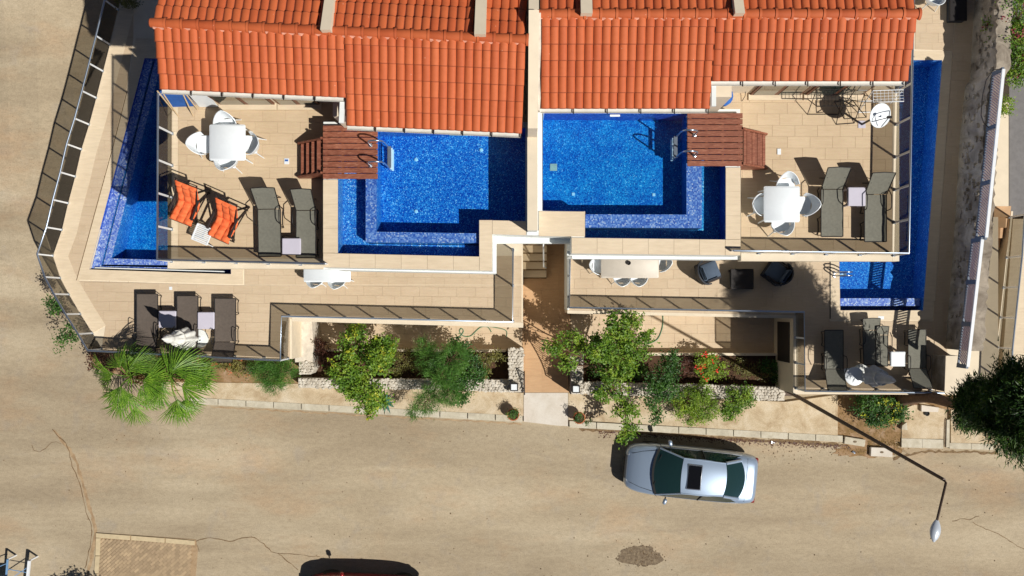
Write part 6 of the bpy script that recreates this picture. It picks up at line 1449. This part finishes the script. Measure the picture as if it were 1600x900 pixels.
leafy('wall_plant', 'trailing green plant below the left fence corner', 'plant', (112, 520), .4, [(105, 522, 2.0, .35, .3, .3), (92, 540, 1.7, .2, .25, .25), (112, 510, 2.2, .25, .15, .2)], 'leaf_dark', 620, .075, .19, .02, 21)
leafy('wall_plant', 'dark plant against the wall below the palm', 'plant', (160, 562), .1, [(160, 562, .9, .55, .3, .3), (185, 568, .8, .4, .3, .25)], 'leaf_purple', 900, .07, .16, .02, 22)
leafy('leafy_shrub', 'red tinted weeds along the strip right of the palm', 'shrub', (365, 575), .1, [(350, 568, .35, .5, .22, .12), (385, 575, .35, .5, .25, .12), (330, 572, .4, .35, .2, .15)], 'leaf_olive', 1400, .07, .16, .02, 23, extra=[('dry_flowers', 'pot', 16, .05)])
leafy('bougainvillea', 'shrub with crimson flowers at the top right corner', 'shrub', (1600, 60), 1.9, [(1590, 30, 3.4, .7, .9, .6), (1580, 60, 3.4, .5, .6, .5), (1595, 95, 3.3, .5, .6, .5), (1600, 115, 3.0, .5, .35, .4), (1555, 40, 3.2, .3, .2, .2), (1572, 88, 3.0, .25, .25, .2)], 'leaf_citrus', 7200, .075, .19, .06, 24, extra=[('flower', 'flower_crimson', 26, .07)])
leafy('potted_shrub', 'small bright shrub beyond the slatted fence, upper right', 'shrub', (1576, 165), 2.4, [(1570, 165, 2.9, .28, .3, .25)], 'leaf_bright', 700, .06, .13, .02, 25)
leafy('leafy_shrub', 'dark shrub at the top edge beside the left villa', 'shrub', (205, 0), 2.3, [(200, 2, 2.8, .35, .2, .25), (188, -6, 2.8, .3, .25, .25)], 'leaf_olive', 700, .07, .16, .02, 26)
leafy('leafy_shrub', 'dark bush just below the frame beside the brick paving', 'shrub', (180, 990), 0, [(145, 1000, 2.2, 1.0, .45, .5), (190, 1004, 2.1, .7, .4, .5), (105, 1002, 2.0, .6, .35, .4)], 'leaf_dark', 7000, .09, .2, .05, 27)
for (x, y, lb, sd_) in ((802, 646, 'terracotta pot with a small green plant left of the ramp', 31), (904, 651, 'terracotta pot with a small green plant right of the ramp', 32)):
    b = tpot(lb, x, y, ''); leafy('pot_plant', lb.replace('terracotta pot with a small green plant', 'small green plant growing in the terracotta pot'), 'plant', (x, y), ZP + .32, [(x+.5, y+.5, ZP + .5, .17, .16, .12)] + ([(917, 660, .3, .14, .07, .1)] if x > 850 else []), 'leaf_dark', 420, .045, .11, .012, sd_)

# conifer at the right: dark, with rough tufts along its boughs
rnd = random.Random(41); base = P(1398, 625, .1); t = thing('conifer_tree', 'large dark conifer leaning over the pavement at the right edge', 'tree', base)
topc = P(1596, 630, 8.4); tr = MB(); pts = [base, base.lerp(topc, .3) + Vector((0, .15, .1)), base.lerp(topc, .6) + Vector((.0, -.1, .25)), topc + Vector((0, 0, 1.0))]; tr.tube(smooth_path(pts, 4), .27, 10, r1=.06); cr = MB(); tip = MB()
for k in range(240):
    f = rnd.uniform(.80, 1.04) if k > 80 else rnd.uniform(.56, .80); o_ = base.lerp(topc + Vector((0, 0, 1.2)), f); a = rnd.uniform(0, 6.283); Lb = rnd.uniform(.5, 1.15) if f > .80 else rnd.uniform(.2, .3 + .35*max(0, f-.4)/.4); d = Vector((math.cos(a), math.sin(a)*1.12, rnd.uniform(-.12, .35))); e = o_ + d*Lb
    if k % 3 == 0: tr.tube([o_, o_.lerp(e, .6) + Vector((0, 0, -.05)), e], .035, 6, r1=.008)
    for q in range(11):
        s = .25 + .75*q/10; c = o_.lerp(e, s) + Vector((rnd.gauss(0, .13), rnd.gauss(0, .13), rnd.gauss(0, .09))); leaf_cluster(cr, c, 46, .24, .14, rnd, .9, .24, True, pull=(d + Vector((0, 0, .3))).normalized())
obj('trunk', tr, 'bark', t, 60); obj('crown', cr, 'leaf_conifer', t)
for k in range(7):
    a = rnd.uniform(0, 6.28); p0 = P(1400 + rnd.uniform(-6, 60), 628 + rnd.uniform(-5, 12), .1); obj('root', MB().tube(smooth_path([P(1405, 627, .16), p0.lerp(P(1405, 627, .1), .5) + Vector((0, rnd.uniform(-.1, .1), 0)), p0 + Vector((.3*math.cos(a), .2*math.sin(a), 0))], 4), .06, 6, r1=.01), 'bark', t, 60)

# fan palm: every frond its own part
def frond_mesh(L, W, n, rnd, droop):
    """fan leaf: stalk end at the origin, opening towards +x"""
    mb = MB(); n = int(n*.9)
    for i in range(n):
        a = -R(W) + 2*R(W)*i/(n-1) + rnd.uniform(-.03, .03); l = L*(.80 + .2*math.cos(a*.75))*rnd.uniform(.9, 1.04); w = .026*L/.7; pts = []
        for s in (0, .3, .62, .85, 1.0):
            r_ = l*s; z = .06*math.sin(min(1, s*1.4)*1.6)*L - droop*max(0, s-.35)**1.6*L + .02*math.sin(i*2.1); ww = (r_*math.tan(R(W)/(n-1))*1.95 + .004) if s < .6 else (.55*l*math.tan(R(W)/(n-1))*1.75)*(1 - (s-.5)/.5)**.75 + .003
            c = Vector((r_*math.cos(a), r_*math.sin(a), z)); e = Vector((-math.sin(a), math.cos(a), 0)); pts.append((c - e*ww*.5, c + Vector((0, 0, ww*.5 if s < .9 else 0)), c + e*ww*.5))
        o = len(mb.v)
        for p in pts: mb.v += [tuple(q) for q in p]
        for j in range(4):
            b = o + j*3; mb.f += [(b, b+3, b+4, b+1), (b+1, b+4, b+5, b+2)]
    return mb
def palm(label, base_px, z0, crown_px, zc, fronds, seed):
    rnd = random.Random(seed); b = P(*base_px, z0); c = P(*crown_px, zc); t = thing('fan_palm', label, 'palm', b); po = Vector(t['_o'])
    obj('trunk', MB().tube([b, b.lerp(c, .5) + Vector((.04, 0, 0)), c], .15, 12, r1=.12), 'bark', t, 60)
    for (fx, fy, fz, ln, wd, dry) in fronds:
        h = P(fx, fy, fz)  # where the fan opens
        st = MB().tube(smooth_path([c, c.lerp(h, .5) + Vector((0, 0, .15)), h], 4), .017, 6, r1=.011); obj('stalk', st, 'frond_dry' if dry else 'frond', t)
        d = h - c; yaw = math.atan2(d.y, d.x) + rnd.uniform(-.3, .3); pitch = R(12) if not dry else R(45)
        m = mesh_of('frond', frond_mesh(ln, wd, 27, rnd, .45 if not dry else 1.0), 'frond_dry' if dry else 'frond', 60); o = link('frond', m, t, h - po); o.rotation_euler = (rnd.uniform(-.4, .4), pitch + rnd.uniform(-.1, .45), yaw)
    obj('dry_skirt', (lambda mb: [leaf_cluster(mb, c + Vector((0, 0, -.35)), 160, .3, .35, rnd, .9, .12, True, pull=Vector((0, 0, -1))), mb][1])(MB()), 'frond_dry', t); return t
def crown_spots(cx, cy, zc, seed, north):
    rnd = random.Random(seed); out = []
    for k in range(13):
        a = 6.283*k/13*3.09 + rnd.uniform(-.25, .25); lv = k % 3; d = (16, 27, 34)[lv]*rnd.uniform(.8, 1.15); z = zc + (.75, .15, -.55)[lv] + rnd.uniform(-.2, .2)
        x, y = cx + d*math.cos(a)*1.1, cy + d*math.sin(a)
        if y < cy - 8: z = max(z, 3.5); y = max(y, cy - 20)
        out.append((x, y, z, rnd.uniform(.68, .95)*(1, 1, .9)[lv], rnd.uniform(50, 74), 1 if (lv == 2 and rnd.random() < .35) else 0))
    return out + north
palm('fan palm with long green fronds spilling over the road, left one', (212, 575), .1, (206, 588), 3.0, crown_spots(205, 594, 3.0, 5, [(206, 572, 4.2, .8, 46, 0), (176, 584, 3.3, 1.0, 48, 0), (190, 626, 2.6, .95, 40, 0), (212, 634, 2.3, .9, 36, 0)]), 51)
palm('fan palm with bright upright fan beside the closed parasol, right one', (280, 572), .1, (268, 588), 3.3, crown_spots(270, 594, 3.2, 8, [(270, 580, 4.4, 1.05, 70, 0), (300, 590, 3.5, .95, 52, 0), (276, 628, 2.7, .95, 42, 0)]), 52)
# agaves
def agave(label, px, py, z0, r_, n, seed, mat='agave'):
    rnd = random.Random(seed); b = P(px, py, z0); t = thing('agave', label, 'agave', b)
    for i in range(n):
        a = 6.283*i/n*2.4 + rnd.uniform(-.2, .2); l = r_*rnd.uniform(.75, 1.1); el = rnd.uniform(.35, 1.0); mb = MB(); d = Vector((math.cos(a), math.sin(a), 0)); e = Vector((-d.y, d.x, 0)); o = 0
        for s, w in ((0, .05), (.35, .075), (.7, .05), (1, .004)):
            p = b + d*l*s*math.cos(el*.5) + Vector((0, 0, l*math.sin(el)*s*(1.1-.4*s) + .02)); mb.v += [tuple(p - e*w*.5), tuple(p - Vector((0, 0, .02))), tuple(p + e*w*.5)]
        for j in range(3): k = j*3; mb.f += [(k, k+1, k+4, k+3), (k+1, k+2, k+5, k+4)]
        obj('leaf', mb, mat, t)
agave('teal agave below the citrus tree on the left pavement', 603, 628, ZP, .42, 16, 61)
agave('pale blue green agave between the palm and the feathery shrub', 393, 577, .1, .28, 14, 62)
# dry grass and weeds on the gravel beds, litter of leaves along the kerb
gm = MB(); rnd = random.Random(71)
for k in range(2600):
    r_ = rnd.random()
    if r_ < .45: x, y = rnd.gauss(1375, 26), rnd.gauss(690, 14)
    elif r_ < .7: x, y = rnd.uniform(1310, 1345), rnd.uniform(616, 695)
    elif r_ < .85: x, y = rnd.uniform(280, 465), rnd.gauss(578, 9)
    else: x, y = rnd.uniform(1400, 1500), rnd.gauss(622, 7)
    if 1318 < x < 1356 and 680 < y < 702 or 1358 < x < 1398 and 697 < y < 716 or y > 712: continue
    p = P(x, y, .07); a = rnd.uniform(0, 6.28); l = rnd.uniform(.04, .12); d = Vector((math.cos(a), math.sin(a), rnd.uniform(.2, .9)))*l; e = Vector((-math.sin(a), math.cos(a), 0))*.007; gm.add([p - e, p + e, p + d], [(0, 1, 2)])
tag(obj('dry_grass', gm, 'grass_dry', None), 'dry yellow grass and weeds on the gravel by the conifer', 'grass', kind='stuff')
lm = MB()
for k in range(900):
    x = rnd.uniform(935, 1330); y = 672 + (x-905)*.056 + abs(rnd.gauss(0, 4)); p = P(x, y, .012); a = rnd.uniform(0, 6.28); s = rnd.uniform(.012, .04); d = Vector((math.cos(a), math.sin(a), .1))*s; e = Vector((-d.y, d.x, .2*s))*.5; lm.add([p - d, p + e, p + d, p - e], [(0, 1, 2), (0, 2, 3)])
tag(obj('fallen_leaves', lm, 'leaf_purple', None), 'reddish fallen leaves along the foot of the kerb behind the car', 'leaves', kind='stuff')
for o in bpy.data.objects:
    if '_o' in o: del o['_o']
